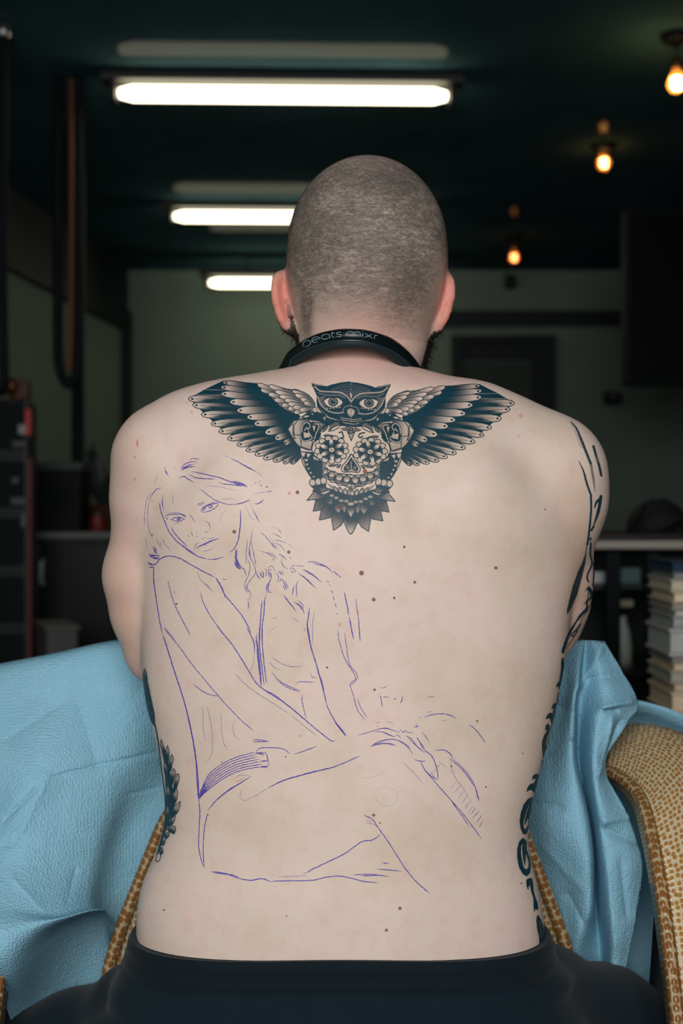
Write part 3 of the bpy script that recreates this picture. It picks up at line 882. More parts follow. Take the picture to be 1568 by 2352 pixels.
# beard stubble hairs standing off the jaw
rng = np.random.default_rng(5)
cand = np.where(beard_m > .35)[0]
tb = MB()
for i in rng.choice(cand, min(700, len(cand)), replace=False):
    p0 = Vector(BV[i]); n0 = Vector(BN[i]); t0 = (n0 + Vector((rng.normal() * .4, rng.normal() * .4, -.7))).normalized()
    q = t0.orthogonal().normalized() * .0006
    b0 = len(tb.v)
    tb.v += [tuple(p0 - q), tuple(p0 + q), tuple(p0 + n0 * .004 + t0 * .006)]
    tb.f.append((b0, b0 + 1, b0 + 2))
bh = tb.build('beard_hairs', plain('beard_hair', srgb(32, 26, 24), .7), man)
bh['kind'] = 'stuff'

# ------------------------------------------------------------------ ink on skin: marks are laid on the body's own surface
def cast(px, py, bvh=body_bvh):
    """where the sight line of a photo pixel meets the surface"""
    d = Vector(((px - CX) / FPX, 1.0, -(py - CY) / FPX)).normalized()
    h = bvh.ray_cast(Vector((0, 0, CAMZ)), d, 4.0)
    return h[0], h[1]
def ink_material(name, col, rough=.5, amul=1.0):
    m = NT(name)
    m.b.inputs['Roughness'].default_value = rough
    m.b.inputs['Specular IOR Level'].default_value = .25
    v = m.coords()
    n = m.noise(v, 900, 2)
    m.l(m.mix(n, col, tuple(min(1, c * 1.25) for c in col[:3]) + (1,)), m.b.inputs['Base Color'])
    m.l(m.math('MULTIPLY', m.attr('ink').outputs['Fac'], amul, True), m.b.inputs['Alpha'])
    return m.m
TEAL = ink_material('tattoo_ink', srgb(14, 52, 64))
VIOLET = ink_material('stencil_ink', srgb(78, 68, 158))

def finish_decal(name, V, F, ink, mat, parent, off, label, normals=True):
    V = np.asarray(V, np.float64)
    N = B.normal(V)
    F = np.asarray(F)
    g = np.cross(V[F[:, 1]] - V[F[:, 0]], V[F[:, 2]] - V[F[:, 0]])
    back = (g * N[F[:, 0]]).sum(1) < 0
    F = np.where(back[:, None], F[:, ::-1], F)                     # every face looks outward
    me = np_mesh(name, V + N * off, F)
    set_attr(me, 'ink', ink)
    if normals:
        me.normals_split_custom_set_from_vertices([tuple(n) for n in N])
    o = add_obj(name, me, mat, parent)
    o['label'] = label
    return o

class Ink:
    """small raster drawn by code, then turned into an inked patch of surface mesh"""
    S = 2.0
    def __init__(self, x0, y0, x1, y1):
        self.b = (x0, y0, x1, y1)
        self.W = int((x1 - x0) * self.S); self.H = int((y1 - y0) * self.S)
        self.a = np.zeros((self.H, self.W), np.float32)
    def px(self, pts):
        p = np.asarray(pts, float)
        return np.stack([(p[:, 0] - self.b[0]) * self.S, (p[:, 1] - self.b[1]) * self.S], 1)
    def box(self, p, m):
        x0 = max(0, int(p[:, 0].min() - m)); x1 = min(self.W, int(p[:, 0].max() + m) + 2)
        y0 = max(0, int(p[:, 1].min() - m)); y1 = min(self.H, int(p[:, 1].max() + m) + 2)
        return x0, y0, max(x1, x0), max(y1, y0)
    def inside(self, p, x0, y0, x1, y1):
        X, Y = np.meshgrid(np.arange(x0, x1) + .5, np.arange(y0, y1) + .5)
        ins = np.zeros(X.shape, bool)
        for (ax, ay), (bx, by) in zip(p, np.roll(p, -1, 0)):
            if ay == by: continue
            c = ((ay > Y) != (by > Y)) & (X < (bx - ax) * (Y - ay) / (by - ay) + ax)
            ins ^= c
        return ins, X, Y
    def fill(self, pts, val, smooth=False, grad=None, add=False):
        """grad = (point a, point b, value at a, value at b)"""
        pts = catmull(list(pts) + [pts[0]], 5)[:-1] if smooth else pts
        p = self.px(pts)
        x0, y0, x1, y1 = self.box(p, 1)
        if x1 <= x0 or y1 <= y0: return
        ins, X, Y = self.inside(p, x0, y0, x1, y1)
        if grad:
            a, b = self.px([grad[0], grad[1]]); d = b - a
            t = np.clip(((X - a[0]) * d[0] + (Y - a[1]) * d[1]) / (d @ d), 0, 1)
            t = t * t * (3 - 2 * t)
            val = grad[2] + (grad[3] - grad[2]) * t
        else:
            val = np.full(X.shape, val)
        reg = self.a[y0:y1, x0:x1]
        reg[ins] = val[ins] if not add else np.maximum(reg[ins], val[ins])
    def stroke(self, pts, w, val=1.0, smooth=True, taper=(1, 1), erase=False):
        q = catmull(pts, 6) if smooth and len(pts) > 2 else np.asarray(pts, float)
        p = self.px(q); n = len(p)
        hw = np.interp(np.linspace(0, 1, n), [0, .5, 1], [w * taper[0], w, w * taper[1]]) * self.S / 2
        for i in range(n - 1):
            a, b = p[i], p[i + 1]; d = b - a; L = d @ d + 1e-9
            x0, y0, x1, y1 = self.box(p[i:i + 2], max(hw[i], hw[i + 1]) + 2)
            if x1 <= x0 or y1 <= y0: continue
            X, Y = np.meshgrid(np.arange(x0, x1) + .5, np.arange(y0, y1) + .5)
            t = np.clip(((X - a[0]) * d[0] + (Y - a[1]) * d[1]) / L, 0, 1)
            ds = np.hypot(X - a[0] - t * d[0], Y - a[1] - t * d[1])
            k = np.clip(hw[i] + (hw[i + 1] - hw[i]) * t - ds + .5, 0, 1)
            reg = self.a[y0:y1, x0:x1]
            if erase:
                reg[:] = reg * (1 - k) + val * k
            else:
                reg[:] = np.maximum(reg, val * k)
    def ell(self, c, rx, ry, rot=0, n=20):
        a = np.linspace(0, 2 * math.pi, n, endpoint=False)
        x = rx * np.cos(a); y = ry * np.sin(a)
        return np.stack([c[0] + x * math.cos(rot) - y * math.sin(rot), c[1] + x * math.sin(rot) + y * math.cos(rot)], 1)
    def shape(self, pts, val, line=1.6, smooth=True, grad=None):
        self.fill(pts, val, smooth, grad)
        self.stroke(list(pts) + [pts[0]] + ([pts[1]] if smooth else []), line, 1.0, smooth)
    def mesh(self, name, mat, parent, label, step=.8, off=.00045):
        a = self.a
        a = (a + np.roll(a, 1, 0) + np.roll(a, -1, 0) + np.roll(a, 1, 1) + np.roll(a, -1, 1)) / 5
        x0, y0, x1, y1 = self.b
        gx = np.arange(x0, x1, step); gy = np.arange(y0, y1, step)
        ii = np.clip(((gy - y0) * self.S).astype(int), 0, self.H - 1); jj = np.clip(((gx - x0) * self.S).astype(int), 0, self.W - 1)
        A = a[np.ix_(ii, jj)]
        hot = A > .035
        q = hot[:-1, :-1] | hot[1:, :-1] | hot[:-1, 1:] | hot[1:, 1:]
        need = np.zeros(A.shape, bool)
        need[:-1, :-1] |= q; need[1:, :-1] |= q; need[:-1, 1:] |= q; need[1:, 1:] |= q
        idx = -np.ones(A.shape, int); V = []; ink = []
        for (i, j) in np.argwhere(need):
            h, _ = cast(gx[j], gy[i])
            if h is None: continue
            idx[i, j] = len(V); V.append(tuple(h)); ink.append(A[i, j])
        V = np.array(V)
        F = np.stack([idx[:-1, :-1], idx[1:, :-1], idx[1:, 1:], idx[:-1, 1:]], -1)[q]
        F = F[(F >= 0).all(1)]
        # drop quads that bridge a jump in depth
        yy = V[:, 1][F]
        F = F[(yy.max(1) - yy.min(1)) < .02]
        return finish_decal(name, V, F, ink, mat, parent, off, label)

def zoom(x0, y0, s):
    return lambda *uv: [(x0 + u / s, y0 + v / s) for u, v in uv]
Z1 = zoom(420, 850, 3.92)
Z8 = zoom(700, 960, 7.127)

# ---------------------------------------------------------------- owl and sugar skull across the shoulder blades
AX = 805.8
def mir(pts):
    """left half -> right half, with the slight droop of the right shoulder"""
    out = []
    for x, y in pts:
        dx = AX - x
        out.append((AX + dx * 1.005, y + dx * .027 + (1.5 if dx < 60 else 0)))
    return out
def draw_owl():
    K = Ink(425, 866, 1197, 1236)
    def both(fn, pts, *a, **k):
        fn(pts, *a, **k)
        k2 = dict(k)
        if k2.get('grad'):
            g = k2['grad']; ga, gb = mir([g[0], g[1]]); k2['grad'] = (ga, gb, g[2], g[3])
        fn(mir(pts), *a, **k2)
    def feather(tip, root, w, vt, vr, dot=True, line=1.5, side=0.0, fade=.75):
        (tx, ty), (rx, ry) = Z1(tip)[0], Z1(root)[0]
        d = np.array((rx - tx, ry - ty)); L = np.hypot(*d); d /= L; n = np.array((-d[1], d[0]))
        pts = []
        prof = [(0, 0), (.03, .45), (.10, .8), (.22, 1.0), (.5, 1.0), (.8, .9), (1, .7)]
        for t, h in prof: pts.append((tx + d[0] * L * t + n[0] * w * h, ty + d[1] * L * t + n[1] * w * h))
        for t, h in prof[::-1][:-1]: pts.append((tx + d[0] * L * t - n[0] * w * h, ty + d[1] * L * t - n[1] * w * h))
        both(K.fill, pts, vt, grad=((tx, ty), (tx + d[0] * L * fade, ty + d[1] * L * fade), vt, vr))
        if side:
            sh = [(tx + d[0] * L * t + n[0] * w * h, ty + d[1] * L * t + n[1] * w * h) for t, h in ((.12, .75), (.3, .95), (1, .8), (1, -.2), (.4, .1))]
            both(K.fill, sh, side, add=True, grad=((tx + d[0] * L * .08, ty + d[1] * L * .08), (tx + d[0] * L * .5, ty + d[1] * L * .5), .15, side))
        h = len(prof)
        both(K.stroke, pts[:h], line, 1.0, smooth=False); both(K.stroke, [pts[0]] + pts[h:][::-1], line, 1.0, smooth=False)
        if dot:
            c = (tx + d[0] * min(L * .14, 9), ty + d[1] * min(L * .14, 9))
            both(K.fill, K.ell(c, 3.2, 2.0, math.atan2(d[1], d[0])), .92)
    # wing ground
    ground = Z1((60, 255), (200, 175), (360, 100), (660, 120), (780, 150), (960, 300), (1060, 420), (1010, 480), (960, 540), (1060, 700), (1060, 790),
                (960, 780), (800, 770), (640, 700), (480, 610), (330, 520), (200, 400), (110, 310))
    both(K.fill, ground, .95)
    prim = [((50, 262), (440, 262), 8.5), ((88, 315), (500, 345), 8.8), ((166, 402), (590, 400), 8.8), ((254, 487), (660, 455), 8.4), ((322, 556), (745, 505), 8.4),
            ((402, 620), (800, 560), 8.2), ((486, 676), (860, 605), 8.0), ((568, 726), (920, 640), 7.6), ((648, 764), (965, 675), 7.2), ((724, 800), (1005, 700), 7.0),
            ((812, 822), (1030, 722), 6.6), ((902, 838), (1045, 745), 6.2), ((972, 842), (1055, 768), 5.6)]
    for tip, root, w in prim[::-1]:
        feather(tip, root, w, .02, .88, side=.90, fade=.95)
        a, b = Z1(tip, root); t = lambda k: (a[0] + (b[0] - a[0]) * k, a[1] + (b[1] - a[1]) * k)
        both(K.stroke, [t(.16), t(.9)], .8, .9)
    # long dark barbs above the first primary
    for tip, root in (((200, 178), (620, 190)), ((120, 222), (600, 235))):
        a, b = Z1(tip, root)
        both(K.stroke, [a, b], 1.1, .1, erase=True)
    sec = [((356, 112), (690, 150), 5.5), ((340, 155), (720, 205), 6.5), ((342, 214), (780, 255), 8.0), ((420, 288), (850, 300), 8.8), ((484, 366), (930, 350), 9.2),
           ((574, 426), (970, 405), 8.6), ((640, 486), (980, 455), 8.6), ((738, 566), (990, 510), 8.8), ((828, 618), (1000, 560), 7.6), ((908, 664), (1010, 610), 6.6)]
    for tip, root, w in sec[::-1]:
        feather(tip, root, w, 0.0, .97, fade=.82)
    # small coverts
    edge = Z1((665, 126), (760, 140), (900, 170), (985, 178), (1080, 198), (1150, 245), (1188, 310), (1165, 360), (1110, 385), (1020, 392), (930, 360), (860, 310), (800, 250), (730, 190))
    both(K.fill, edge, .45, smooth=True)
    cov = [((700, 175), (830, 215)), ((770, 215), (900, 250)), ((822, 268), (950, 290)), ((888, 318), (1000, 320)), ((945, 352), (1050, 335)), ((1003, 388), (1090, 355)),
           ((668, 130), (850, 190)), ((770, 143), (1000, 215)), ((830, 192), (1020, 245)), ((866, 236), (1050, 275)), ((915, 270), (1080, 300)), ((945, 305), (1100, 325)), ((990, 335), (1120, 345)), ((1050, 362), (1150, 350)),
           ((985, 182), (1130, 240)), ((1010, 222), (1150, 272)), ((1060, 258), (1165, 300)), ((1090, 292), (1175, 322))]
    for tip, root in cov:
        feather(tip, root, 5.2, .0, .55, dot=False, line=1.2, fade=.9)
    both(K.stroke, edge[2:9], 1.7, 1.0)
    # rose beside the skull
    rose = Z1((940, 530), (985, 470), (1040, 445), (1140, 438), (1240, 460), (1300, 480), (1245, 540), (1250, 600), (1190, 650), (1165, 720), (1060, 695), (985, 615))
    both(K.fill, rose, .18, smooth=True)
    both(K.stroke, rose + rose[:1], 1.8)
    for poly, g in ((((1000, 500), (1035, 450), (1130, 440), (1150, 500), (1090, 520), (1060, 590), (1000, 580)), .45), (((1160, 470), (1290, 480), (1230, 560), (1240, 610), (1190, 640), (1150, 560)), .75),
                    (((1060, 620), (1170, 640), (1150, 720), (1065, 690)), .15), (((945, 530), (990, 480), (990, 560), (1010, 620), (985, 615)), .30)):
        q = Z1(*poly)
        both(K.fill, q, g, grad=(q[0], q[3], g * .25, min(1, g * 1.5)))
        both(K.stroke, q + q[:1], 1.5, smooth=False)
    both(K.fill, Z1((1075, 500), (1130, 470), (1215, 490), (1215, 560), (1180, 625), (1090, 630), (1062, 570)), .88, smooth=True)
    for c in (((1070, 560), (1078, 500), (1115, 472), (1145, 500), (1130, 545), (1150, 590), (1185, 620)), ((1185, 620), (1200, 570), (1222, 520), (1215, 490), (1180, 488)), ((1062, 612), (1080, 640), (1130, 635), (1165, 612)), ((1095, 545), (1115, 520), (1130, 540))):
        both(K.stroke, Z1(*c), 4.6, 1.0); both(K.stroke, Z1(*c), 2.2, .05, erase=True)
    both(K.fill, Z1((1085, 560), (1135, 570), (1145, 605), (1090, 612)), .12)
    both(K.fill, Z1((1165, 500), (1195, 505), (1180, 560)), .15)
    # collar of small feathers between head and skull
    both(K.fill, Z1((1060, 425), (1150, 375), (1250, 390), (1330, 440), (1512, 470), (1512, 500), (1330, 520), (1240, 470), (1140, 450)), .9, smooth=True)
    for q in (((1070, 428), (1110, 405), (1150, 415), (1110, 432)), ((1140, 385), (1180, 390), (1170, 410)), ((1255, 420), (1290, 425), (1275, 460)), ((1300, 540), (1340, 510), (1420, 480), (1400, 520), (1320, 552)), ((1160, 350), (1195, 330), (1215, 378), (1180, 385))):
        both(K.shape, Z1(*q), .12, 1.2, smooth=False)
    # head of the owl
    head = Z1((1155, 118), (1200, 150), (1290, 150), (1330, 135), (1400, 118), (1460, 108), (1512, 105), (1512, 470), (1420, 455), (1330, 432), (1255, 395), (1212, 345), (1203, 290), (1205, 230))
    both(K.fill, head, .95)
    for i in range(11):                                                    # torn edge of the ear tuft
        u0 = 1165 + i * 13
        both(K.fill, Z1((u0, 150), (u0 + 6, 112 + i * 3.5), (u0 + 14, 150)), .95)
    for r in range(5):                                                     # crown scales
        for cI in range(7 - r):
            c = Z1((1505 - cI * 26 - (r % 2) * 13, 128 + r * 22 + cI * cI * 1.2))[0]
            both(K.fill, K.ell(c, 2.6, 1.9), .62)
    both(K.stroke, Z1((1185, 150), (1240, 190), (1340, 196), (1420, 205), (1480, 240), (1508, 280)), 3.4, .22, erase=True)
    both(K.stroke, Z1((1215, 205), (1300, 228), (1400, 225), (1460, 250)), 1.8, .35, erase=True)
    both(K.fill, Z1((1500, 215), (1512, 200), (1512, 262)), .12)
    both(K.fill, Z1((1225, 240), (1290, 235), (1260, 280), (1300, 350), (1240, 310)), .6)
    eye = Z1((1268, 270), (1320, 246), (1395, 250), (1442, 292), (1400, 332), (1335, 340), (1285, 315))
    both(K.shape, eye, .04, 2.0)
    ic = Z1((1352, 287))[0]
    both(K.fill, K.ell(ic, 11.3, 10.5), .95); both(K.fill, K.ell(ic, 9.2, 8.6), .5); both(K.fill, K.ell(ic, 5.4, 5.0), 1.0)
    both(K.fill, K.ell((ic[0] + 2.2, ic[1] - 2), 1.6, 1.3), .15)
    for i in range(5):
        c = Z1((1300 + i * 28, 338 + (8 if i < 3 else 2) - i))[0]
        both(K.fill, K.ell(c, 2.6, 1.8), .25)
    both(K.stroke, Z1((1215, 245), (1240, 310), (1300, 365), (1380, 388), (1445, 382)), 3.0, .22, erase=True)
    for i in range(6):
        c = Z1((1218 + i * 16, 345 + i * 13))[0]
        both(K.fill, K.ell(c, 1.9, 1.4), .35)
    both(K.stroke, Z1((1440, 372), (1455, 335), (1512, 318)), 2.2, .35, erase=True)
    K.shape(Z1((1512, 340), (1550, 360), (1545, 400), (1512, 428), (1480, 400), (1475, 360)), .32, 1.8)
    both(K.fill, Z1((1488, 365), (1505, 350), (1508, 400), (1492, 395)), .12)
    for v in (438, 455, 480):
        both(K.stroke, Z1((1420 if v < 470 else 1440, v - 10), (1470, v), (1512, v + 3)), 2.0, .25, erase=True)
    # skull
    skull = Z8((110, 520), (140, 420), (230, 340), (250, 300), (280, 200), (400, 120), (560, 130), (690, 140), (757, 130))
    skull = skull + Z8((757, 1290), (640, 1290), (500, 1220), (400, 1130), (330, 1040), (290, 960), (290, 720), (180, 640))
    both(K.fill, skull, .03)
    both(K.stroke, Z8((290, 720), (180, 640), (118, 540), (140, 420), (230, 345)), 1.8)
    both(K.fill, Z8((280, 720), (380, 740), (330, 800), (285, 830)), .45)
    both(K.fill, Z8((340, 1050), (500, 1130), (640, 1190), (757, 1200), (757, 1290), (600, 1270), (420, 1150)), .35)
    both(K.fill, Z8((590, 170), (690, 140), (690, 205), (640, 200)), .5); both(K.stroke, Z8((590, 180), (640, 205), (690, 205)), 1.3)
    both(K.fill, Z8((385, 220), (400, 130), (500, 70), (560, 80), (540, 120)), .55); both(K.shape, Z8((385, 222), (470, 150), (580, 110), (560, 160), (460, 210)), .03, 1.5, smooth=False)
    both(K.shape, Z8((290, 215), (310, 165), (375, 130), (350, 190), (305, 225)), .55, 1.3)
    both(K.shape, Z8((310, 290), (350, 275), (430, 285), (515, 322), (430, 305), (330, 300)), .5, 1.4)
    K.shape(Z8((690, 140), (828, 140), (825, 210), (757, 375), (692, 215)), .28, 1.7, smooth=False)
    # letters J B C
    K.stroke(Z8((560, 245), (600, 230), (620, 270), (632, 310), (612, 332), (588, 325)), 2.6)
    K.stroke(Z8((722, 165), (722, 250)), 2.4, smooth=False); K.stroke(Z8((722, 168), (775, 172), (790, 190), (765, 206), (730, 208)), 2.2); K.stroke(Z8((735, 208), (785, 215), (795, 235), (765, 252), (722, 250)), 2.4)
    K.stroke(Z8((975, 245), (930, 250), (885, 275), (880, 310), (910, 325), (945, 300)), 2.6)
    both(K.fill, K.ell(Z8((245, 262))[0], 3, 2.6), .9); both(K.fill, K.ell(Z8((240, 310))[0], 3, 2.6), .9)
    # flower eyes
    for (cxy, rx, ry, turn) in ((Z8((438, 522))[0], 36, 28.5, .12), (Z8((1068, 555))[0], 36, 29, -.05)):
        cx0, cy0 = cxy
        for k in range(13):
            a = 2 * math.pi * k / 13 + turn
            K.shape(K.ell((cx0 + rx * .90 * math.cos(a), cy0 + ry * .92 * math.sin(a)), 7.4, 6.4), .10, 1.5)
        K.fill(K.ell(cxy, rx * .80, ry * .82), .96)
        for k in range(26):
            a = 2 * math.pi * k / 26
            K.fill(K.ell((cx0 + rx * .70 * math.cos(a), cy0 + ry * .72 * math.sin(a)), 1.1, 1.0, n=8), .35)
        for k in range(6):
            a = 2 * math.pi * k / 6 + .35 + turn
            c = (cx0 + rx * .50 * math.cos(a), cy0 + ry * .52 * math.sin(a))
            dx, dy = math.cos(a), math.sin(a)
            K.fill(K.ell(c, 10.0, 4.6, math.atan2(dy * ry, dx * rx)), .05, grad=((cx0 + 8 * dx, cy0 + 8 * dy), (cx0 + 22 * dx, cy0 + 20 * dy), .75, .02))
        K.fill(K.ell(cxy, 8.2, 7.0), 1.0); K.fill(K.ell(cxy, 6.4, 5.2), .05); K.fill(K.ell(cxy, 3.4, 2.6), .35)
    # nose
    K.shape(Z8((757, 590), (700, 680), (610, 790), (600, 850), (640, 885), (757, 880), (870, 890), (905, 850), (890, 790), (815, 690)), .02, 1.9)
    K.fill(Z8((757, 640), (700, 730), (640, 810), (645, 860), (700, 870), (757, 840), (820, 870), (865, 860), (870, 810), (800, 710)), .93, smooth=True)
    K.fill(Z8((660, 800), (700, 770), (735, 820), (700, 850)), .5, smooth=True); K.fill(Z8((780, 830), (815, 780), (850, 820), (820, 850)), .5, smooth=True)
    K.stroke(Z8((757, 700), (757, 850)), 3.6, 1.0, smooth=False); K.stroke(Z8((757, 715), (757, 865)), 1.9, .08, smooth=False, erase=True)
    both(K.shape, Z8((385, 775), (460, 770), (550, 755), (490, 790), (410, 795)), .6, 1.2); both(K.shape, Z8((525, 805), (550, 780), (590, 760), (570, 800), (540, 820)), .6, 1.2)
    # teeth
    lip_u = [(300, 820), (350, 815), (400, 860), (490, 880), (520, 905), (620, 920), (680, 925), (757, 925)]
    both(K.stroke, Z8(*lip_u), 1.9)
    lip_l = [(310, 990), (380, 1000), (420, 1045), (500, 1060), (560, 1100), (640, 1105), (700, 1140), (757, 1145)]
    both(K.stroke, Z8(*lip_l), 1.9); both(K.stroke, Z8(*[(u, v - 28) for u, v in lip_l]), 1.4)
    both(K.fill, Z8((300, 850), (400, 890), (520, 940), (757, 965), (757, 1090), (640, 1070), (500, 1030), (330, 960)), .80)
    for (u, v, r) in ((335, 875, 40), (440, 925, 49), (560, 975, 54), (685, 1000, 52)):
        c = Z8((u, v))[0]
        both(K.shape, K.ell(c, r / 7.1, (r + 6) / 7.1, .15), .04, 1.5, grad=((c[0], c[1] - 7), (c[0], c[1] + 7), .5, .0))
    for (u, v, r) in ((340, 945, 32), (430, 990, 40), (545, 1045, 44), (650, 1078, 46)):
        c = Z8((u, v))[0]
        both(K.shape, K.ell(c, (r + 6) / 7.1, r * .55 / 7.1, .18), .5, 1.2)
    # jaw sides with bony edge
    both(K.fill, Z8((0, 640), (180, 690), (285, 700), (295, 960), (300, 1000), (130, 1010), (60, 930), (10, 800)), .95)
    both(K.fill, Z1((1052, 730), (1180, 740), (1195, 830), (1100, 850), (1080, 800)), .9)
    for q in (((1060, 735), (1110, 740), (1090, 790), (1065, 770)), ((1110, 745), (1160, 755), (1120, 800)), ((1165, 770), (1205, 790), (1185, 820)), ((1080, 800), (1140, 800), (1110, 830)), ((1095, 845), (1130, 835), (1125, 870)), ((1110, 885), (1145, 875), (1140, 905)), ((1130, 920), (1165, 912), (1155, 945)), ((1150, 955), (1190, 950), (1185, 975))):
        both(K.shape, Z1(*q), .10, 1.3, smooth=False)
    both(K.stroke, Z1((1052, 725), (1068, 800), (1100, 880), (1165, 985)), 1.9)
    # leaves / tail feathers below
    tip = Z1((1118, 1172), (1172, 1270), (1228, 1350), (1355, 1442), (1510, 1476))
    def leaf(pts, g0, g1, line=1.8):
        q = Z1(*pts)
        m = np.mean(q, 0)
        both(K.fill, q, g0, smooth=False, grad=(q[0], q[len(q) // 2], g0, g1))
        both(K.stroke, q, line, 1.0, smooth=False)
    both(K.fill, Z1((1165, 1080), (1300, 1060), (1512, 1130), (1512, 1330), (1400, 1300), (1260, 1250), (1190, 1180)), .95)
    leaf(((1330, 1100), (1240, 1130), (1185, 1090), (1118, 1172), (1230, 1160), (1330, 1120)), .9, .25)
    leaf(((1310, 1130), (1240, 1150), (1195, 1180), (1172, 1270), (1270, 1255), (1310, 1200)), 1.0, .50)
    leaf(((1370, 1180), (1290, 1200), (1245, 1260), (1228, 1350), (1320, 1330), (1370, 1270)), 1.0, .45)
    leaf(((1440, 1220), (1370, 1240), (1335, 1320), (1355, 1442), (1420, 1400), (1455, 1350)), 1.0, .30)
    K.fill(Z1((1450, 1320), (1470, 1400), (1510, 1476), (1555, 1400), (1585, 1320), (1512, 1280)), 1.0, grad=(Z1((1512, 1300))[0], Z1((1511, 1470))[0], 1.0, .15))
    K.stroke(Z1((1440, 1320), (1462, 1395), (1510, 1476), (1560, 1395), (1590, 1320)), 2.0, 1.0)
    leaf(((1300, 1150), (1290, 1200), (1340, 1210), (1350, 1150)), .9, .4, 1.2)
    leaf(((1360, 1190), (1365, 1255), (1400, 1290), (1440, 1230), (1430, 1180)), .9, .28, 1.3)
    leaf(((1440, 1180), (1420, 1230), (1455, 1290), (1475, 1240)), .8, .3, 1.2)
    K.shape(Z1((1480, 1220), (1478, 1270), (1510, 1330), (1545, 1270), (1545, 1220)), .3, 1.4, smooth=False, grad=(Z1((1510, 1210))[0], Z1((1510, 1320))[0], .9, .1))
    for c in ((1340, 1130), (1425, 1175), (1380, 1150), (1470, 1180)):
        both(K.shape, K.ell(Z1(c)[0], 6, 4), .3, 1.2)
    K.shape(K.ell(Z1((1510, 1205))[0], 8, 4.5), .2, 1.2)
    # chin ring of small petals
    for i, (u, v) in enumerate(((500, 1165), (580, 1180), (660, 1205), (735, 1212))):
        c = Z8((u, v))[0]
        both(K.shape, K.ell(c, 3.0 + i * .5, 6.8, -.55 + i * .18), .12, 1.5, grad=((c[0], c[1] - 6), (c[0], c[1] + 6), .45, 0))
    # claws
    for (u, v) in ((125, 1060), (220, 1045), (305, 1030)):
        both(K.shape, K.ell(Z8((u, v))[0], 7.0, 8.2, -.15), .12, 1.6)
    both(K.shape, Z8((105, 1120), (340, 1075), (360, 1180), (250, 1220), (170, 1180)), .88, 1.4, smooth=False)
    both(K.stroke, Z8((250, 1150), (290, 1215), (300, 1150), (340, 1200), (350, 1100)), 1.2, .2, smooth=False, erase=True)
    both(K.shape, Z8((230, 1240), (330, 1200), (420, 1170), (400, 1215), (320, 1255)), .15, 1.4, smooth=False)
    return K
draw_owl().mesh('owl_tattoo', TEAL, man, 'dark teal tattoo of an owl with spread wings over a sugar skull')

# ---------------------------------------------------------------- flank and arm tattoos
def draw_left_flank():
    K = Ink(325, 1525, 425, 1990)
    F = zoom(320, 1520, 4.9)
    K.fill(F((62, 65), (85, 110), (100, 230), (125, 350), (150, 470), (175, 580), (185, 740), (150, 700), (100, 600), (80, 480), (55, 380), (40, 260), (40, 150)), .96)
    K.fill(F((62, 85), (78, 120), (72, 170), (60, 140)), .35)
    for v in (260, 320, 460, 580):
        K.stroke(F((85, v + 10), (105 + (v - 260) * .15, v), (130 + (v - 260) * .13, v - 6)), 1.0, .4, erase=True)
    K.stroke(F((150, 600), (190, 760), (222, 950), (255, 1250), (290, 1500), (298, 1650)), 3.2, .9)
    K.fill(F((250, 880), (300, 1000), (330, 1130), (350, 1250), (370, 1350), (385, 1500), (380, 1650), (340, 1800), (270, 2000), (232, 2130), (200, 2160), (255, 1950), (285, 1800), (295, 1640), (305, 1500), (288, 1250), (280, 1130), (250, 980)), .93, smooth=True)
    LV = [((250, 870), (270, 930), (290, 980), (300, 1050), (270, 1040), (255, 980), (240, 930)), ((320, 940), (338, 1000), (335, 1080), (325, 1130), (305, 1060), (308, 980)),
          ((368, 1040), (385, 1090), (370, 1160), (360, 1220), (335, 1230), (340, 1150), (350, 1080)), ((290, 1120), (310, 1170), (330, 1250), (300, 1270), (280, 1200)),
          ((388, 1200), (408, 1240), (400, 1300), (375, 1380), (360, 1330), (365, 1260)), ((440, 1260), (454, 1300), (440, 1360), (420, 1420), (385, 1470), (390, 1400), (410, 1320), (420, 1270)),
          ((420, 1410), (434, 1470), (425, 1550), (400, 1600), (380, 1640), (378, 1560), (395, 1480)), ((464, 1570), (455, 1640), (430, 1700), (390, 1730), (360, 1760), (375, 1680), (400, 1620)),
          ((408, 1730), (395, 1800), (350, 1850), (330, 1850), (350, 1790), (380, 1745)), ((350, 1840), (400, 1850), (412, 1880), (395, 1935), (360, 1920), (320, 1890)),
          ((345, 1915), (335, 1965), (300, 1990), (290, 1940)), ((300, 1990), (290, 2040), (265, 2070), (262, 2030)), ((262, 2090), (268, 2150), (235, 2170), (240, 2110)),
          ((320, 1380), (345, 1450), (350, 1560), (325, 1560), (310, 1460)), ((310, 1600), (335, 1660), (325, 1760), (300, 1780))]
    for q in LV:
        q = F(*q); m = np.mean(q, 0); n = len(q)
        d = catmull(list(q) + [q[0]], 6)[:-1]
        w = [(m[0] + (x - m[0]) * (1 + .10 * math.sin(i * 1.9)), m[1] + (y - m[1]) * (1 + .05 * math.sin(i * 1.9))) for i, (x, y) in enumerate(d)]     # crinkled edge
        K.fill(w, .5, grad=((m[0] - 4, m[1] + 7), (m[0] + 3, m[1] - 6), .95, .28)); K.stroke(w + w[:1], 1.3, 1.0, smooth=False)
        K.stroke([(m[0] - 2.5, m[1] + 6), (m[0] + 1, m[1] - 3)], .9, .9)
    for v in (1150, 1300, 1420, 1550, 1700, 1850):
        K.stroke(F((300 - max(0, v - 1700) * .12, v), (318 - max(0, v - 1700) * .15, v + 70)), .8, .35, erase=True)
    K.stroke(F((205, 2150), (190, 2245), (235, 2225), (250, 2120)), 1.5)
    return K
draw_left_flank().mesh('leaf_tattoo', TEAL, man, 'dark leafy branch tattoo on the left side of the waist')

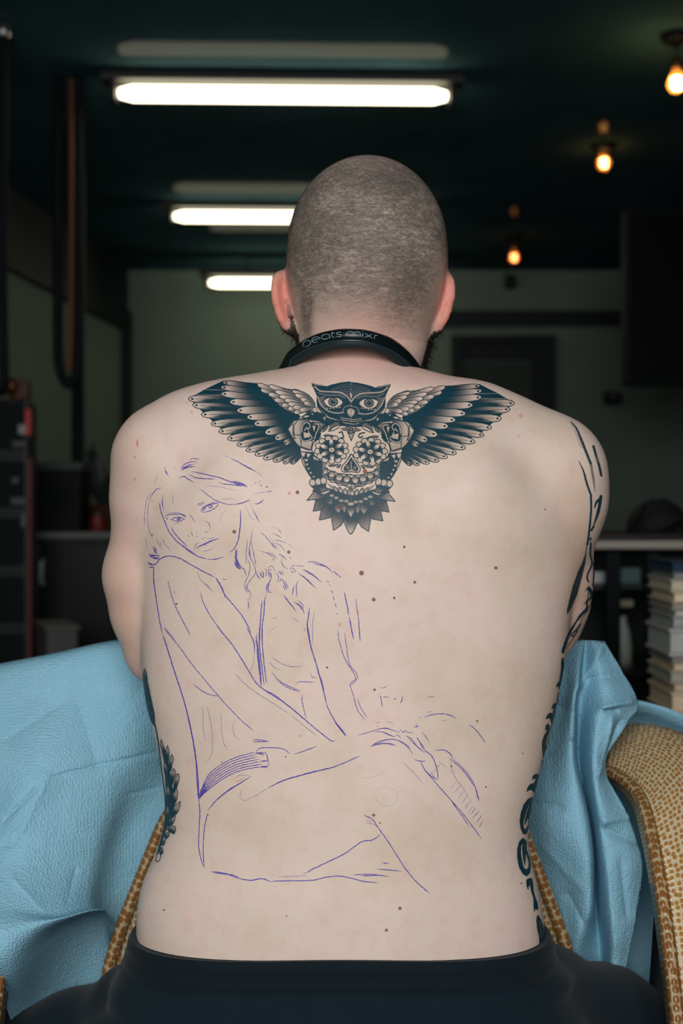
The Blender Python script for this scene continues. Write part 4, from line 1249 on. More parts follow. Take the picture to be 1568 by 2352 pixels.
def draw_right_flank():
    K = Ink(1183, 1470, 1302, 2172)
    A = zoom(1150, 1780, 5.881); C = zoom(1170, 1440, 6.1875)
    f = lambda z, p, v=.98: K.fill(z(*p), v, smooth=True)
    f(A, ((340, 230), (355, 170), (390, 125), (430, 120), (465, 150), (440, 240), (415, 205), (375, 200)))
    f(A, ((430, 0), (525, 0), (515, 90), (475, 130), (440, 110), (465, 60), (440, 45), (415, 65)))
    K.stroke(A((500, 60), (470, 210), (440, 330), (410, 470), (375, 640)), 3.5)
    K.fill(A((420, 295), (360, 320), (300, 400), (260, 520), (248, 620), (260, 720), (290, 790), (320, 805), (350, 780), (372, 690), (370, 640), (345, 710), (320, 735), (300, 700), (300, 620), (330, 520), (365, 410), (420, 340)), .98)
    K.fill(A((385, 380), (430, 350), (405, 480), (375, 580), (350, 600), (310, 690), (318, 600), (355, 470)), .98)
    K.fill(A((295, 840), (240, 900), (215, 1000), (215, 1120), (240, 1250), (290, 1340), (345, 1370), (390, 1320), (400, 1220), (385, 1120), (355, 1040), (340, 1080), (370, 1180), (365, 1250), (330, 1280), (300, 1240), (280, 1150), (265, 1050), (268, 960), (300, 900)), .98)
    K.fill(A((305, 850), (345, 900), (345, 1010), (362, 1070), (330, 1070), (320, 1250), (290, 1110), (280, 980)), .98)
    K.stroke(A((320, 930), (318, 1030)), .9, .25, erase=True)
    f(A, ((335, 1440), (345, 1410), (410, 1395), (430, 1480), (440, 1580), (470, 1680), (490, 1730), (495, 1820), (460, 1810), (445, 1855), (435, 1750), (430, 1660), (400, 1560), (390, 1500), (370, 1510), (365, 1555), (345, 1510)))
    f(A, ((500, 1885), (475, 1930), (480, 2050), (510, 2200), (515, 2280), (560, 2240), (590, 2150), (565, 2020)), .88)
    K.stroke(A((515, 1960), (530, 2080), (545, 2200)), 1.0, .3, erase=True); K.stroke(A((540, 1950), (562, 2060), (565, 2180)), 1.0, .3, erase=True)
    f(C, ((235, 2340), (255, 2270), (300, 2225), (355, 2230), (370, 2300), (340, 2350), (310, 2310), (270, 2320)))
    f(C, ((310, 2175), (330, 2110), (380, 2085), (415, 2120), (400, 2190), (380, 2250), (350, 2270), (340, 2230), (370, 2180), (350, 2150)))
    K.stroke(C((470, 1900), (445, 2050), (415, 2200), (390, 2350)), 4.2)
    f(C, ((495, 1475), (510, 1400), (545, 1375), (570, 1430), (550, 1510), (520, 1600), (505, 1720), (480, 1870), (460, 1760), (455, 1650), (480, 1550), (520, 1480), (515, 1455)))
    f(C, ((505, 1310), (530, 1250), (580, 1215), (615, 1260), (600, 1370), (580, 1340), (560, 1295)))
    f(C, ((590, 1160), (605, 1110), (640, 1080), (665, 1130), (640, 1230), (620, 1260), (610, 1200), (625, 1165)))
    K.stroke(C((695, 940), (660, 1130), (615, 1330), (565, 1560), (505, 1750)), 3.0)
    f(C, ((655, 860), (670, 800), (700, 760), (725, 600), (730, 480), (755, 430), (770, 560), (745, 700), (720, 830), (695, 880), (685, 840)))
    f(C, ((730, 370), (745, 290), (775, 260), (775, 330), (760, 370)))
    return K
draw_right_flank().mesh('blackletter_tattoo', TEAL, man, 'black gothic lettering tattoo running down the right side of the waist')

def draw_right_arm():
    K = Ink(1284, 955, 1386, 1515)
    A = zoom(1280, 950, 7.84); C = zoom(1280, 1230, 7.84)
    K.stroke(A((375, 850), (460, 1030), (520, 1250), (600, 1480)), 4.2, .95, taper=(.2, 1))
    K.stroke(A((595, 1500), (600, 1700), (585, 1900), (560, 2150), (530, 2352)), 4.4, .9)
    K.stroke(A((230, 150), (330, 260), (420, 470), (520, 720), (590, 900)), 6.2, .78, taper=(.3, .9))
    K.stroke(A((590, 880), (620, 1060), (650, 1250), (665, 1400)), 5.6, .45, taper=(1, .3))
    K.stroke(A((240, 160), (310, 320), (370, 500), (430, 620)), 1.6, .35)
    K.stroke(A((640, 590), (700, 800), (745, 950), (780, 1110)), 5.5, .85)
    K.stroke(A((690, 760), (720, 880)), 1.2, .2, erase=True)
    K.stroke(A((750, 1540), (690, 1600), (660, 1700)), 5, .95, taper=(1.2, .4))
    K.stroke(A((775, 1490), (740, 1700), (700, 1850), (650, 1990)), 7, .9, taper=(1, .4))
    K.stroke(A((645, 2020), (605, 2095)), 4.5, .95); K.stroke(A((592, 2235), (584, 2275)), 3.5, .95)
    K.fill(C((545, 20), (510, 300), (490, 500), (430, 750), (350, 1050), (240, 1300), (170, 1420), (160, 1350), (205, 1150), (265, 920), (355, 660), (440, 480), (490, 330), (520, 100)), .80)
    K.fill(C((330, 760), (420, 560), (400, 760), (300, 1050), (220, 1180)), .72)
    K.stroke(C((595, 130), (585, 330), (612, 480), (580, 600), (540, 680), (528, 780), (550, 832)), 3.6, .95)
    K.stroke(C((640, 500), (648, 700), (632, 900)), 3, .9)
    K.fill(C((550, 900), (485, 1005), (545, 965), (530, 1140), (455, 1255), (508, 1205), (505, 1300), (380, 1430), (325, 1530), (235, 1660), (150, 1830), (100, 1960), (110, 2080), (170, 1920), (250, 1720), (340, 1555), (440, 1440), (535, 1345), (545, 1270), (535, 1190), (600, 1135), (635, 1100), (605, 960)), .95)
    K.fill(C((555, 990), (590, 1080), (545, 1150)), .05)
    K.stroke(C((410, 1580), (330, 1690), (245, 1790), (295, 1800), (350, 1700)), 3.2, .9)
    K.stroke(C((600, 1200), (520, 1370), (430, 1500), (400, 1620), (330, 1760), (240, 1900), (150, 2030)), 2.2, .6)
    return K
draw_right_arm().mesh('arm_tattoo', TEAL, man, 'black tribal line tattoos down the right upper arm')
# ---------------------------------------------------------------- violet stencil drawing of a seated woman, drawn line by line
ZA = zoom(330, 1030, 5.058); ZB = zoom(540, 1180, 5.2267); Z3 = zoom(300, 1000, 2.8); Z4 = zoom(330, 1440, 2.958); Z5 = zoom(430, 1640, 2.208); Z7 = zoom(700, 1360, 3.5636)
STROKES = []
def sk(z, w, a, *lines):
    for ln in lines:
        STROKES.append((z(*ln), w, a))
# hair and head
sk(ZA, 1.5, .8, ((410, 355), (440, 330), (480, 328), (520, 360), (585, 395)), ((530, 300), (590, 335), (680, 350), (830, 357)), ((560, 270), (650, 285), (760, 312), (880, 340), (960, 370), (1060, 410)), ((870, 395), (930, 415), (1050, 425), (1140, 440)))
sk(ZA, 1.3, .7, ((430, 245), (480, 180), (560, 155), (625, 155)), ((450, 250), (510, 200), (600, 180)), ((440, 262), (500, 225), (605, 210)), ((530, 130), (590, 115), (655, 130)), ((430, 235), (500, 210), (560, 200)), ((445, 240), (520, 215), (590, 212)))
sk(ZA, 1.7, .65, ((1040, 380), (1120, 405), (1200, 445)), ((1050, 395), (1130, 420), (1205, 450)), ((1010, 380), (1100, 412), (1180, 440)), ((1060, 378), (1150, 410), (1190, 430)), ((1030, 395), (1100, 425), (1150, 435)))
sk(ZA, 1.5, .65, ((1010, 115), (1100, 160), (1200, 215), (1300, 265)), ((1130, 180), (1240, 240), (1300, 270)))
sk(ZA, .9, .35, ((900, 65), (1010, 115)), ((1300, 265), (1385, 330)), ((710, 432), (850, 442), (1010, 475), (1070, 488)), ((920, 570), (1000, 585), (1080, 598)), ((900, 588), (1000, 602)), ((1250, 550), (1320, 520), (1490, 498)), ((1180, 670), (1230, 770), (1290, 840)), ((340, 520), (345, 660)), ((350, 190), (390, 275)), ((130, 400), (165, 300)))
sk(ZA, 1.3, .75, ((240, 215), (260, 270), (295, 320)), ((250, 260), (275, 305)))
sk(ZA, 1.2, .6, ((640, 455), (750, 545), (850, 610), (940, 640), (1040, 650), (1140, 632), (1240, 590)), ((1080, 650), (1160, 630), (1235, 600)), ((850, 605), (900, 632)))
sk(ZA, 1.2, .7, ((1280, 645), (1340, 635), (1395, 585)), ((1300, 655), (1370, 620), (1390, 595)))
sk(ZA, 1.1, .45, ((1240, 650), (1280, 740), (1340, 860)), ((1290, 745), (1345, 860)))
sk(ZA, 1.3, .8, ((215, 455), (150, 475), (100, 535), (68, 595)), ((230, 545), (218, 640), (238, 720)))
sk(ZA, 1.0, .45, ((68, 595), (52, 700), (50, 830), (70, 960), (110, 1050)), ((90, 500), (35, 600), (15, 740), (8, 900)), ((25, 1030), (40, 1160)))
sk(ZA, 1.5, .85, ((190, 625), (200, 720), (240, 830), (290, 950), (360, 1050), (440, 1120), (540, 1200), (640, 1255), (740, 1285)), ((745, 1285), (820, 1288), (930, 1258)), ((320, 910), (360, 980), (430, 1060), (510, 1140)), ((450, 1120), (530, 1180), (600, 1225)))
sk(ZA, 1.6, .8, ((1122, 715), (1125, 830), (1115, 960), (1098, 1060), (1060, 1150), (1000, 1210)), ((1128, 780), (1120, 920), (1102, 1040)))
sk(ZA, .8, .30, ((970, 710), (905, 770), (890, 880)))
# eyes, nose, mouth
sk(ZA, 1.5, .85, ((255, 790), (285, 768), (360, 765), (440, 762), (495, 780)), ((265, 800), (285, 830)), ((315, 830), (360, 805), (420, 800), (480, 820)), ((330, 825), (380, 845), (440, 835), (480, 815)), ((440, 770), (495, 795)))
sk(ZA, .9, .5, ((285, 750), (380, 742), (450, 755)), ((340, 870), (400, 865), (450, 845)))
sk(ZA, 2.2, .8, ((395, 805), (410, 800), (425, 815), (410, 832), (393, 822), (395, 805)), ((405, 810), (415, 822)))
sk(ZA, 1.3, .75, ((665, 745), (690, 690), (740, 655), (800, 635), (860, 638), (845, 680), (800, 710), (740, 735), (690, 745)), ((700, 700), (760, 660), (840, 640)), ((670, 720), (720, 665)), ((685, 735), (720, 690)))
sk(ZA, 1.8, .75, ((760, 660), (785, 660), (795, 678), (775, 690), (757, 680), (760, 660)))
sk(ZA, 1.2, .5, ((620, 665), (660, 635), (710, 615)), ((640, 670), (690, 640), (715, 635)), ((615, 655), (650, 640)))
sk(ZA, 1.2, .65, ((530, 765), (570, 810), (598, 860)), ((712, 840), (750, 860), (772, 910), (765, 955)), ((548, 955), (562, 990), (568, 1025)), ((608, 1022), (632, 1020)), ((715, 975), (745, 962)))
sk(ZA, .9, .45, ((612, 965), (625, 1005)), ((665, 1040), (690, 1055), (712, 1020)), ((518, 1000), (525, 1028)))
sk(ZA, 1.8, .8, ((612, 1158), (680, 1120), (760, 1085), (820, 1062), (875, 1045)), ((640, 1140), (720, 1105), (790, 1075)))
sk(ZA, 1.0, .5, ((590, 1180), (605, 1120), (650, 1085)), ((735, 1052), (800, 1038), (825, 1035)), ((675, 1190), (740, 1188), (815, 1155)), ((700, 1125), (740, 1120)))
sk(ZA, 1.1, .4, ((1290, 405), (1305, 400)), ((1330, 405), (1345, 400)), ((1250, 430), (1262, 425)))
sk(ZA, 1.4, .8, ((1350, 425), (1372, 435)), ((1410, 445), (1445, 452)), ((1432, 500), (1495, 498)), ((1285, 405), (1300, 405)), ((1340, 380), (1352, 384)))
# lower left hair
sk(ZA, 1.0, .5, ((155, 1040), (175, 1110), (215, 1170)), ((205, 1030), (260, 1120), (335, 1200)), ((190, 1080), (215, 1140)))
sk(ZA, 2.0, .8, ((60, 1220), (110, 1238), (195, 1245)), ((70, 1250), (130, 1270), (185, 1265)), ((110, 1140), (135, 1200), (165, 1220)), ((130, 1140), (155, 1200)), ((95, 1265), (150, 1280), (185, 1275)), ((45, 1320), (90, 1350), (130, 1345)), ((65, 1240), (130, 1255)), ((120, 1160), (145, 1215)))
# shoulder and arm outline
sk(Z3, 1.7, .85, ((118, 815), (145, 830), (165, 825), (185, 800), (220, 780), (265, 776), (320, 792), (380, 825), (450, 865), (540, 912)), ((150, 835), (150, 920), (160, 1010), (175, 1110), (190, 1200), (205, 1270)), ((120, 845), (150, 850)))
sk(Z3, 1.3, .8, ((240, 930), (260, 1010), (290, 1100), (340, 1200), (385, 1288)), ((450, 1010), (470, 1080), (520, 1170), (570, 1240), (605, 1288)))
sk(Z3, 1.0, .5, ((430, 880), (460, 940), (540, 1012)), ((465, 935), (520, 990)), ((590, 922), (622, 928)), ((590, 925), (612, 924)))
sk(Z3, 1.6, .85, ((545, 912), (580, 970), (610, 1030), (670, 1100), (730, 1180), (775, 1270)), ((550, 915), (590, 985), (610, 1045)))
# long strands right of the face
sk(ZB, 1.2, .55, ((205, 200), (190, 310), (170, 420), (175, 510), (215, 590), (240, 660), (240, 720), (180, 800), (150, 850), (145, 900), (185, 945), (180, 1000), (150, 1040)), ((190, 330), (215, 440), (240, 560), (250, 640)), ((150, 300), (135, 440), (130, 600)), ((135, 535), (170, 590), (178, 660), (150, 760), (118, 830), (118, 900), (160, 960)), ((140, 850), (135, 900), (150, 935)))
sk(ZB, 1.3, .7, ((160, 1045), (160, 1090), (155, 1145)), ((180, 420), (178, 500), (195, 560)), ((75, 640), (120, 690), (128, 750)))
sk(ZB, 4.5, .55, ((15, 430), (8, 500), (20, 570), (60, 640)), ((0, 590), (30, 640), (70, 660)))
sk(ZB, 2.0, .6, ((20, 420), (12, 500), (30, 580), (75, 640), (110, 660)), ((-10, 560), (20, 630), (60, 660)))
sk(ZB, 1.3, .6, ((310, 220), (380, 290), (440, 370), (500, 440)), ((440, 350), (490, 420)), ((300, 445), (370, 468), (430, 500), (480, 550)), ((380, 462), (450, 485), (510, 545)), ((450, 235), (560, 288)), ((450, 315), (540, 325), (610, 350)), ((470, 345), (540, 380), (595, 445)))
sk(ZB, .9, .35, ((400, 270), (470, 360), (540, 450)), ((610, 350), (660, 380), (695, 425)), ((490, 150), (530, 210), (565, 250)), ((420, 165), (480, 170)), ((520, 185), (560, 240)))
sk(ZB, 1.2, .75, ((515, 485), (560, 500), (590, 530), (620, 555)), ((555, 530), (560, 590), (590, 640), (635, 660)), ((565, 520), (590, 520)), ((455, 540), (465, 565)), ((400, 655), (410, 635), (450, 630), (465, 660), (480, 690)), ((480, 710), (515, 735), (520, 780), (500, 815)), ((400, 650), (410, 675), (440, 670)), ((510, 690), (545, 715), (560, 730), (580, 715), (560, 680)), ((530, 690), (555, 715)))
sk(ZB, 1.6, .75, ((260, 690), (262, 730), (300, 790)), ((305, 690), (310, 740), (340, 765), (335, 700)), ((325, 690), (345, 750)), ((355, 660), (410, 700), (435, 740), (415, 810), (380, 870), (375, 910), (390, 955)), ((370, 690), (375, 750)), ((395, 690), (415, 760)), ((410, 830), (395, 880), (400, 930), (435, 948)), ((300, 710), (318, 755)))
sk(ZB, 1.3, .7, ((525, 835), (555, 780), (590, 840), (610, 910)), ((565, 850), (600, 915)), ((600, 800), (635, 895)), ((580, 820), (622, 905)))
sk(ZB, 1.2, .7, ((655, 660), (690, 650), (735, 700)), ((665, 675), (690, 705), (720, 690)), ((670, 625), (720, 618)), ((730, 620), (825, 630)))
sk(ZB, 1.8, .6, ((870, 580), (940, 575), (1020, 600), (1100, 640), (1170, 705)), ((930, 600), (1010, 612), (1090, 640)), ((1170, 690), (1215, 720), (1270, 770)), ((810, 670), (880, 710), (950, 750), (1010, 800), (1040, 830)), ((830, 670), (930, 730), (985, 770)), ((750, 710), (830, 765), (900, 830), (975, 900)), ((850, 775), (920, 850)))
sk(ZB, 1.6, .6, ((755, 805), (735, 860), (735, 930), (745, 1000)), ((715, 850), (695, 910), (688, 980)), ((575, 970), (620, 1030), (680, 1100), (735, 1180)), ((600, 990), (650, 1070), (720, 1150)), ((705, 1060), (760, 1085), (810, 1140), (828, 1205)), ((720, 1075), (780, 1110), (820, 1180)), ((750, 1040), (800, 1080), (825, 1130)))
# dashes over the far shoulder
sk(ZB, 1.4, .8, ((1105, 805), (1122, 825)), ((1130, 850), (1140, 865)), ((1155, 915), (1168, 955)), ((1172, 990), (1188, 1040)), ((1198, 1075), (1212, 1120)), ((1214, 1195), (1222, 1208)), ((655, 525), (668, 536)))
sk(ZB, 2.0, .85, ((1305, 940), (1325, 1020), (1345, 1120), (1362, 1220)), ((1365, 1230), (1385, 1330), (1420, 1510)))
sk(ZB, 1.4, .6, ((1445, 1010), (1460, 1130), (1480, 1270), (1490, 1400), (1500, 1535)), ((1480, 1290), (1498, 1530)))
# straps and upper arm on the right of the figure
sk(ZB, 1.8, .85, ((370, 980), (352, 1060), (345, 1200), (325, 1350), (325, 1568)), ((322, 1040), (310, 1180), (300, 1330), (290, 1568)), ((890, 1125), (880, 1230), (865, 1310), (870, 1400), (885, 1490), (900, 1568)), ((865, 1300), (870, 1420)))
sk(ZB, 1.0, .5, ((950, 1160), (935, 1270), (925, 1400), (930, 1560)), ((680, 1255), (720, 1268), (775, 1308)), ((795, 1340), (805, 1360)), ((830, 1370), (835, 1415)), ((435, 1255), (480, 1250), (500, 1238)))
sk(ZB, .8, .3, ((515, 1340), (440, 1390), (390, 1450)), ((260, 1420), (250, 1568)), ((240, 1450), (235, 1568)))
# centre strap into the waist
sk(Z4, 1.7, .8, ((788, 0), (785, 100), (800, 250), (818, 395)), ((805, 0), (805, 110), (818, 250), (835, 385)), ((775, 100), (790, 260), (800, 400)), ((700, 5), (730, 60), (752, 120), (752, 180)), ((765, 60), (775, 180), (790, 330)))
sk(Z4, .9, .45, ((752, 180), (745, 250), (722, 300)), ((770, 40), (765, 120)))
zig = []
for i in range(34):
    zig.append((768 + i * .85 + (4 if i % 2 else -4), 150 + i * 7.6))
STROKES.append((Z4(*zig), 1.2, .85))
# long arm lines down to the hands
sk(Z4, 1.7, .85, ((500, 0), (590, 105), (660, 210), (720, 310), (765, 380), (830, 435), (950, 510), (1060, 600), (1160, 685), (1275, 775), (1298, 768)), ((830, 430), (900, 470), (1000, 550), (1110, 640)))
sk(Z4, 1.3, .75, ((140, 10), (240, 130), (330, 255), (420, 365), (510, 470), (600, 570), (680, 650), (745, 700)), ((335, 385), (400, 435), (460, 462), (510, 470)))
sk(Z4, 1.0, .45, ((615, 310), (680, 380), (770, 450), (890, 525), (990, 590)), ((990, 590), (1100, 680), (1180, 745)))
sk(Z4, 1.9, .9, ((135, 60), (170, 170), (210, 300), (240, 390), (280, 520), (315, 660), (340, 790), (358, 930), (365, 1060), (375, 1180)), ((235, 370), (242, 395)), ((290, 560), (320, 690), (335, 770)))
sk(Z3, 1.2, .7, ((205, 1270), (225, 1330)), ((215, 1230), (290, 1320)))
sk(Z4, .9, .4, ((395, 535), (405, 600), (405, 690), (420, 780)), ((430, 535), (455, 640), (468, 780), (455, 880), (420, 930)), ((525, 580), (530, 700), (545, 790), (575, 840)), ((620, 625), (605, 690), (620, 740), (655, 770)))
sk(Z4, 1.0, .5, ((870, 205), (940, 250), (1010, 270), (1080, 262)), ((850, 235), (890, 275), (930, 288)))
sk(Z4, 1.4, .6, ((870, 305), (910, 355), (980, 400), (1065, 435)), ((900, 355), (970, 408), (1060, 440)), ((1030, 390), (1060, 372), (1160, 375)), ((1130, 312), (1145, 340), (1180, 345)), ((1080, 455), (1075, 500), (1088, 560), (1105, 625)))
sk(Z4, 2.2, .7, ((1115, 0), (1130, 110), (1155, 200), (1185, 300), (1215, 410), (1240, 520)), ((1180, 300), (1205, 360), (1225, 440)), ((1310, 655), (1375, 740)), ((1300, 650), (1340, 700), (1370, 740)))
sk(Z4, 1.6, .85, ((1240, 520), (1260, 570), (1310, 660), (1370, 738)))
# the other arm
sk(Z7, 1.4, .6, ((265, 300), (280, 400), (320, 530), (370, 620), (410, 680), (408, 720), (370, 755), (395, 840), (430, 960), (490, 1045)), ((325, 330), (340, 450), (365, 590), (420, 660), (430, 700), (400, 740), (380, 760)), ((430, 870), (460, 950), (510, 1030)))
sk(Z7, 1.3, .75, ((605, 830), (625, 880), (635, 945)), ((620, 850), (632, 930)), ((635, 858), (690, 860)), ((725, 872), (745, 874)), ((800, 840), (790, 900), (778, 905)), ((795, 870), (785, 905)))
sk(Z7, 1.2, .5, ((1000, 860), (1040, 855), (1060, 856)), ((610, 780), (640, 785), (680, 760)))
sk(Z7, 1.5, .75, ((975, 1022), (1040, 1003), (1120, 995), (1190, 1008), (1235, 1035)), ((1338, 1080), (1390, 1120), (1440, 1180), (1475, 1235)))
sk(Z7, .9, .4, ((990, 985), (1050, 975)), ((1115, 1052), (1180, 1048)), ((925, 1035), (960, 1015)), ((1280, 1085), (1290, 1098)), ((565, 1068), (620, 1066)), ((665, 1060), (730, 1068)))
# knee and hand scribbles
sk(Z7, 1.3, .65, ((430, 1170), (510, 1150), (590, 1125), (650, 1115), (720, 1130), (775, 1150)), ((560, 1140), (640, 1145), (700, 1170), (740, 1185)), ((590, 1122), (660, 1112), (700, 1120)), ((640, 1150), (730, 1185)), ((590, 1095), (602, 1100)), ((770, 1140), (790, 1125), (800, 1150), (825, 1130), (835, 1150), (880, 1145), (882, 1160)), ((745, 1175), (760, 1170), (785, 1195)), ((890, 1105), (935, 1095)), ((910, 1075), (915, 1108)))
sk(Z7, 1.3, .65, ((535, 1265), (600, 1225), (680, 1205), (760, 1212), (830, 1250), (865, 1283)), ((540, 1262), (610, 1238), (690, 1237), (750, 1258)), ((820, 1175), (870, 1200), (930, 1280)), ((910, 1188), (950, 1240), (980, 1283)), ((955, 1145), (990, 1185), (1018, 1228)))
sk(Z5, 1.6, .75, ((1165, 118), (1200, 180), (1240, 215), (1265, 280), (1270, 330)), ((1180, 235), (1205, 285), (1250, 325), (1270, 330)), ((1110, 110), (1150, 150), (1200, 195)), ((1150, 230), (1185, 240), (1205, 235)), ((1255, 185), (1300, 182), (1335, 205), (1345, 235)))
sk(Z5, 1.2, .6, ((1065, 135), (1110, 160), (1145, 205)), ((945, 160), (1000, 150), (1060, 160)), ((930, 165), (980, 140), (1040, 128), (1090, 140)), ((1230, 290), (1262, 335)))
sk(Z5, 1.4, .7, ((1200, 280), (1260, 350), (1330, 430), (1400, 510), (1490, 632)), ((1330, 430), (1380, 500), (1430, 572)), ((1350, 230), (1400, 280), (1450, 350), (1475, 440)), ((1330, 225), (1400, 290), (1455, 370)), ((1460, 370), (1478, 440)))
sk(Z5, .9, .45, ((1330, 230), (1350, 310), (1400, 380), (1440, 450)), ((1330, 380), (1360, 345)), ((1350, 400), (1385, 360)), ((1370, 430), (1405, 390)), ((1390, 455), (1420, 410)), ((1400, 485), (1435, 440)), ((1420, 510), (1445, 465)), ((1090, 240), (1150, 300), (1195, 355)), ((1275, 240), (1310, 270)), ((1240, 300), (1285, 250)))
sk(Z5, 1.2, .6, ((1445, 525), (1480, 490)), ((1465, 550), (1492, 510)), ((1478, 575), (1495, 540)), ((1435, 510), (1465, 470)))
# trouser belt and leg
sk(Z5, 1.5, .85, ((350, 190), (372, 172), (430, 170), (490, 178), (520, 202)), ((540, 203), (590, 188), (655, 163)), ((330, 140), (350, 130), (415, 138)), ((335, 142), (412, 138)), ((395, 190), (408, 225), (412, 258)), ((60, 430), (58, 350), (45, 220), (30, 120)))
for i in range(7):
    o = i * 12
    sk(Z5, 1.4, .75, ((60 + i * 3, 430 - i * 3), (95 + i * 5, 330 + o * .55), (150 + i * 6, 272 + o * .75), (240 + i * 5, 222 + o * .9), (345 + i * 7, 192 + o * 1.0)))
sk(Z5, 2.2, .7, ((345, 200), (395, 195)), ((370, 240), (410, 235)), ((375, 270), (412, 262)), ((375, 265), (405, 272)), ((60, 425), (75, 380), (95, 350)), ((65, 430), (85, 390), (110, 365)), ((350, 195), (390, 208)))
sk(Z5, 1.5, .8, ((325, 315), (270, 350), (200, 395), (150, 435), (105, 490)), ((60, 430), (65, 500), (60, 600), (60, 680), (75, 750), (90, 782)), ((105, 500), (88, 580), (82, 680), (85, 770)), ((280, 345), (210, 385), (140, 445)))
sk(Z5, .9, .35, ((325, 312), (270, 310), (240, 325)), ((330, 420), (290, 440), (270, 420), (275, 380)), ((250, 345), (290, 325)))
sk(Z5, 1.7, .75, ((875, 212), (800, 245), (730, 272), (640, 292), (560, 315), (480, 340), (410, 375)), ((720, 272), (620, 300), (520, 325), (450, 352)))
sk(Z5, 1.0, .4, ((410, 375), (370, 400), (330, 425)))
# lower hem
sk(Z5, 1.7, .85, ((120, 800), (180, 805), (240, 825), (280, 838), (325, 843), (370, 835), (400, 840), (427, 852)), ((427, 848), (520, 845), (630, 843), (700, 828), (770, 822), (830, 832), (890, 848), (968, 855)), ((610, 798), (700, 755), (790, 712), (850, 670), (890, 645), (940, 638), (978, 610)), ((140, 805), (220, 815), (260, 825)))
sk(Z5, 1.6, .8, ((840, 816), (930, 812), (1020, 824)), ((960, 787), (1020, 790), (1085, 797)), ((988, 755), (1025, 758)), ((880, 820), (970, 818)), ((895, 512), (940, 535), (970, 580), (1020, 650), (1070, 730), (1110, 790), (1160, 850), (1228, 910)))
sk(Z5, 1.0, .45, ((460, 825), (530, 823), (610, 820)), ((900, 540), (940, 545)), ((905, 552), (955, 560)), ((580, 815), (640, 790)), ((945, 555), (965, 575)))
# faint ghost lines on the right of the back
sk(Z5, .8, .18, ((950, 390), (1000, 365), (1055, 395), (1060, 445), (1010, 468), (965, 440), (950, 390)), ((880, 325), (940, 320), (1000, 292)), ((850, 280), (895, 262)))

def ribbons(name, strokes, mat, parent, label, bvh, field, off, jitter=.25, seed=3, res=3.0):
    rg = np.random.default_rng(seed)
    V = []; F = []; ink = []
    for pts, w, a in strokes:
        q = catmull(pts, 6) if len(pts) > 2 else catmull(pts, 4)
        seg = np.hypot(*np.diff(q, axis=0).T); s = np.concatenate([[0], np.cumsum(seg)])
        n = max(3, int(s[-1] / res) + 1)
        t = np.linspace(0, s[-1], n)
        x = np.interp(t, s, q[:, 0]); y = np.interp(t, s, q[:, 1])
        x = x + rg.normal(0, jitter, n); y = y + rg.normal(0, jitter, n)
        tx = np.gradient(x); ty = np.gradient(y); L = np.hypot(tx, ty) + 1e-6
        e = np.minimum(1, np.minimum(t + 1.5, s[-1] - t + 1.5) / min(14, s[-1] * .35 + 2))
        hw = w * .62 * (.55 + .45 * e) * rg.uniform(.8, 1.2, n)
        al = min(1, a * 1.12) * (.45 + .55 * e) * np.clip(rg.normal(1.0, .22, n), .45, 1.25)
        last = None
        for i in range(n):
            nx, ny = -ty[i] / L[i], tx[i] / L[i]
            h1, _ = cast(x[i] + nx * hw[i], y[i] + ny * hw[i], bvh); h2, _ = cast(x[i] - nx * hw[i], y[i] - ny * hw[i], bvh)
            if h1 is None or h2 is None:
                last = None; continue
            b = len(V); V += [tuple(h1), tuple(h2)]; ink += [min(1, al[i])] * 2
            if last is not None:
                F.append((last, last + 1, b + 1, b))
            last = b
    V = np.array(V)
    if field is not None:
        return finish_decal(name, V, F, ink, mat, parent, off, label)
    me = np_mesh(name, V + np.array((0, -off, 0)), F)
    set_attr(me, 'ink', ink)
    o = add_obj(name, me, mat, parent)
    if label: o['label'] = label
    return o
ribbons('stencil_drawing', STROKES, VIOLET, man, 'violet pen outline of a seated long-haired woman drawn on the skin', body_bvh, B, .0005)

# moles and blemishes
def spot(name, px, py, r, mat, a=1.0, asp=1.0):
    V = []; ink = []; n = 10
    for k in range(n + 1):
        aa = 2 * math.pi * k / n
        rr = 0 if k == n else r
        h, _ = cast(px + rr * math.cos(aa), py + rr * asp * math.sin(aa))
        if h is None: return
        V.append(tuple(h)); ink.append(a if k == n else a * .25)
    # two rings: firm core, soft rim
    core = []
    for k in range(n):
        aa = 2 * math.pi * k / n
        h, _ = cast(px + .6 * r * math.cos(aa), py + .6 * r * asp * math.sin(aa))
        V.append(tuple(h)); ink.append(a * .9)
    V = np.array(V); N = B.normal(V)
    F = [(n, n + 1 + k, n + 1 + (k + 1) % n) for k in range(n)]
    G = [(n + 1 + k, k, (k + 1) % n, n + 1 + (k + 1) % n) for k in range(n)]
    me = bpy.data.meshes.new(name)
    me.from_pydata([tuple(v) for v in V + N * .0006], [], F + G)
    me.polygons.foreach_set('use_smooth', [True] * len(me.polygons))
    set_attr(me, 'ink', ink)
    add_obj(name, me, mat, man)
MOLE = ink_material('mole', srgb(122, 72, 54), .6)
BLEM = ink_material('blemish', srgb(206, 118, 108), .6)
for px, py, r in ((830, 1316, 6.5), (683, 1131, 5), (538, 1221, 5), (663, 1268, 4.5), (858, 1377, 5), (905, 1373, 3.5), (952, 1337, 4), (1138, 1304, 4.5), (838, 1083, 6), (928, 1256, 3.5), (751, 1533, 3), (860, 1584, 3.5),
                  (1095, 1656, 3), (858, 1872, 4), (872, 1890, 2.5), (656, 1738, 2.2), (478, 1871, 2), (406, 1387, 3), (350, 1228, 2.2), (918, 2086, 4.5), (887, 2136, 4), (377, 2090, 2.6), (658, 2104, 2), (1196, 2029, 2.4), (1115, 1807, 2.5), (780, 1166, 4),
                  (1250, 1170, 2), (1199, 1730, 2), (1036, 1760, 2.5), (510, 1750, 2)):
    spot('mole', px, py, r, MOLE, .75)
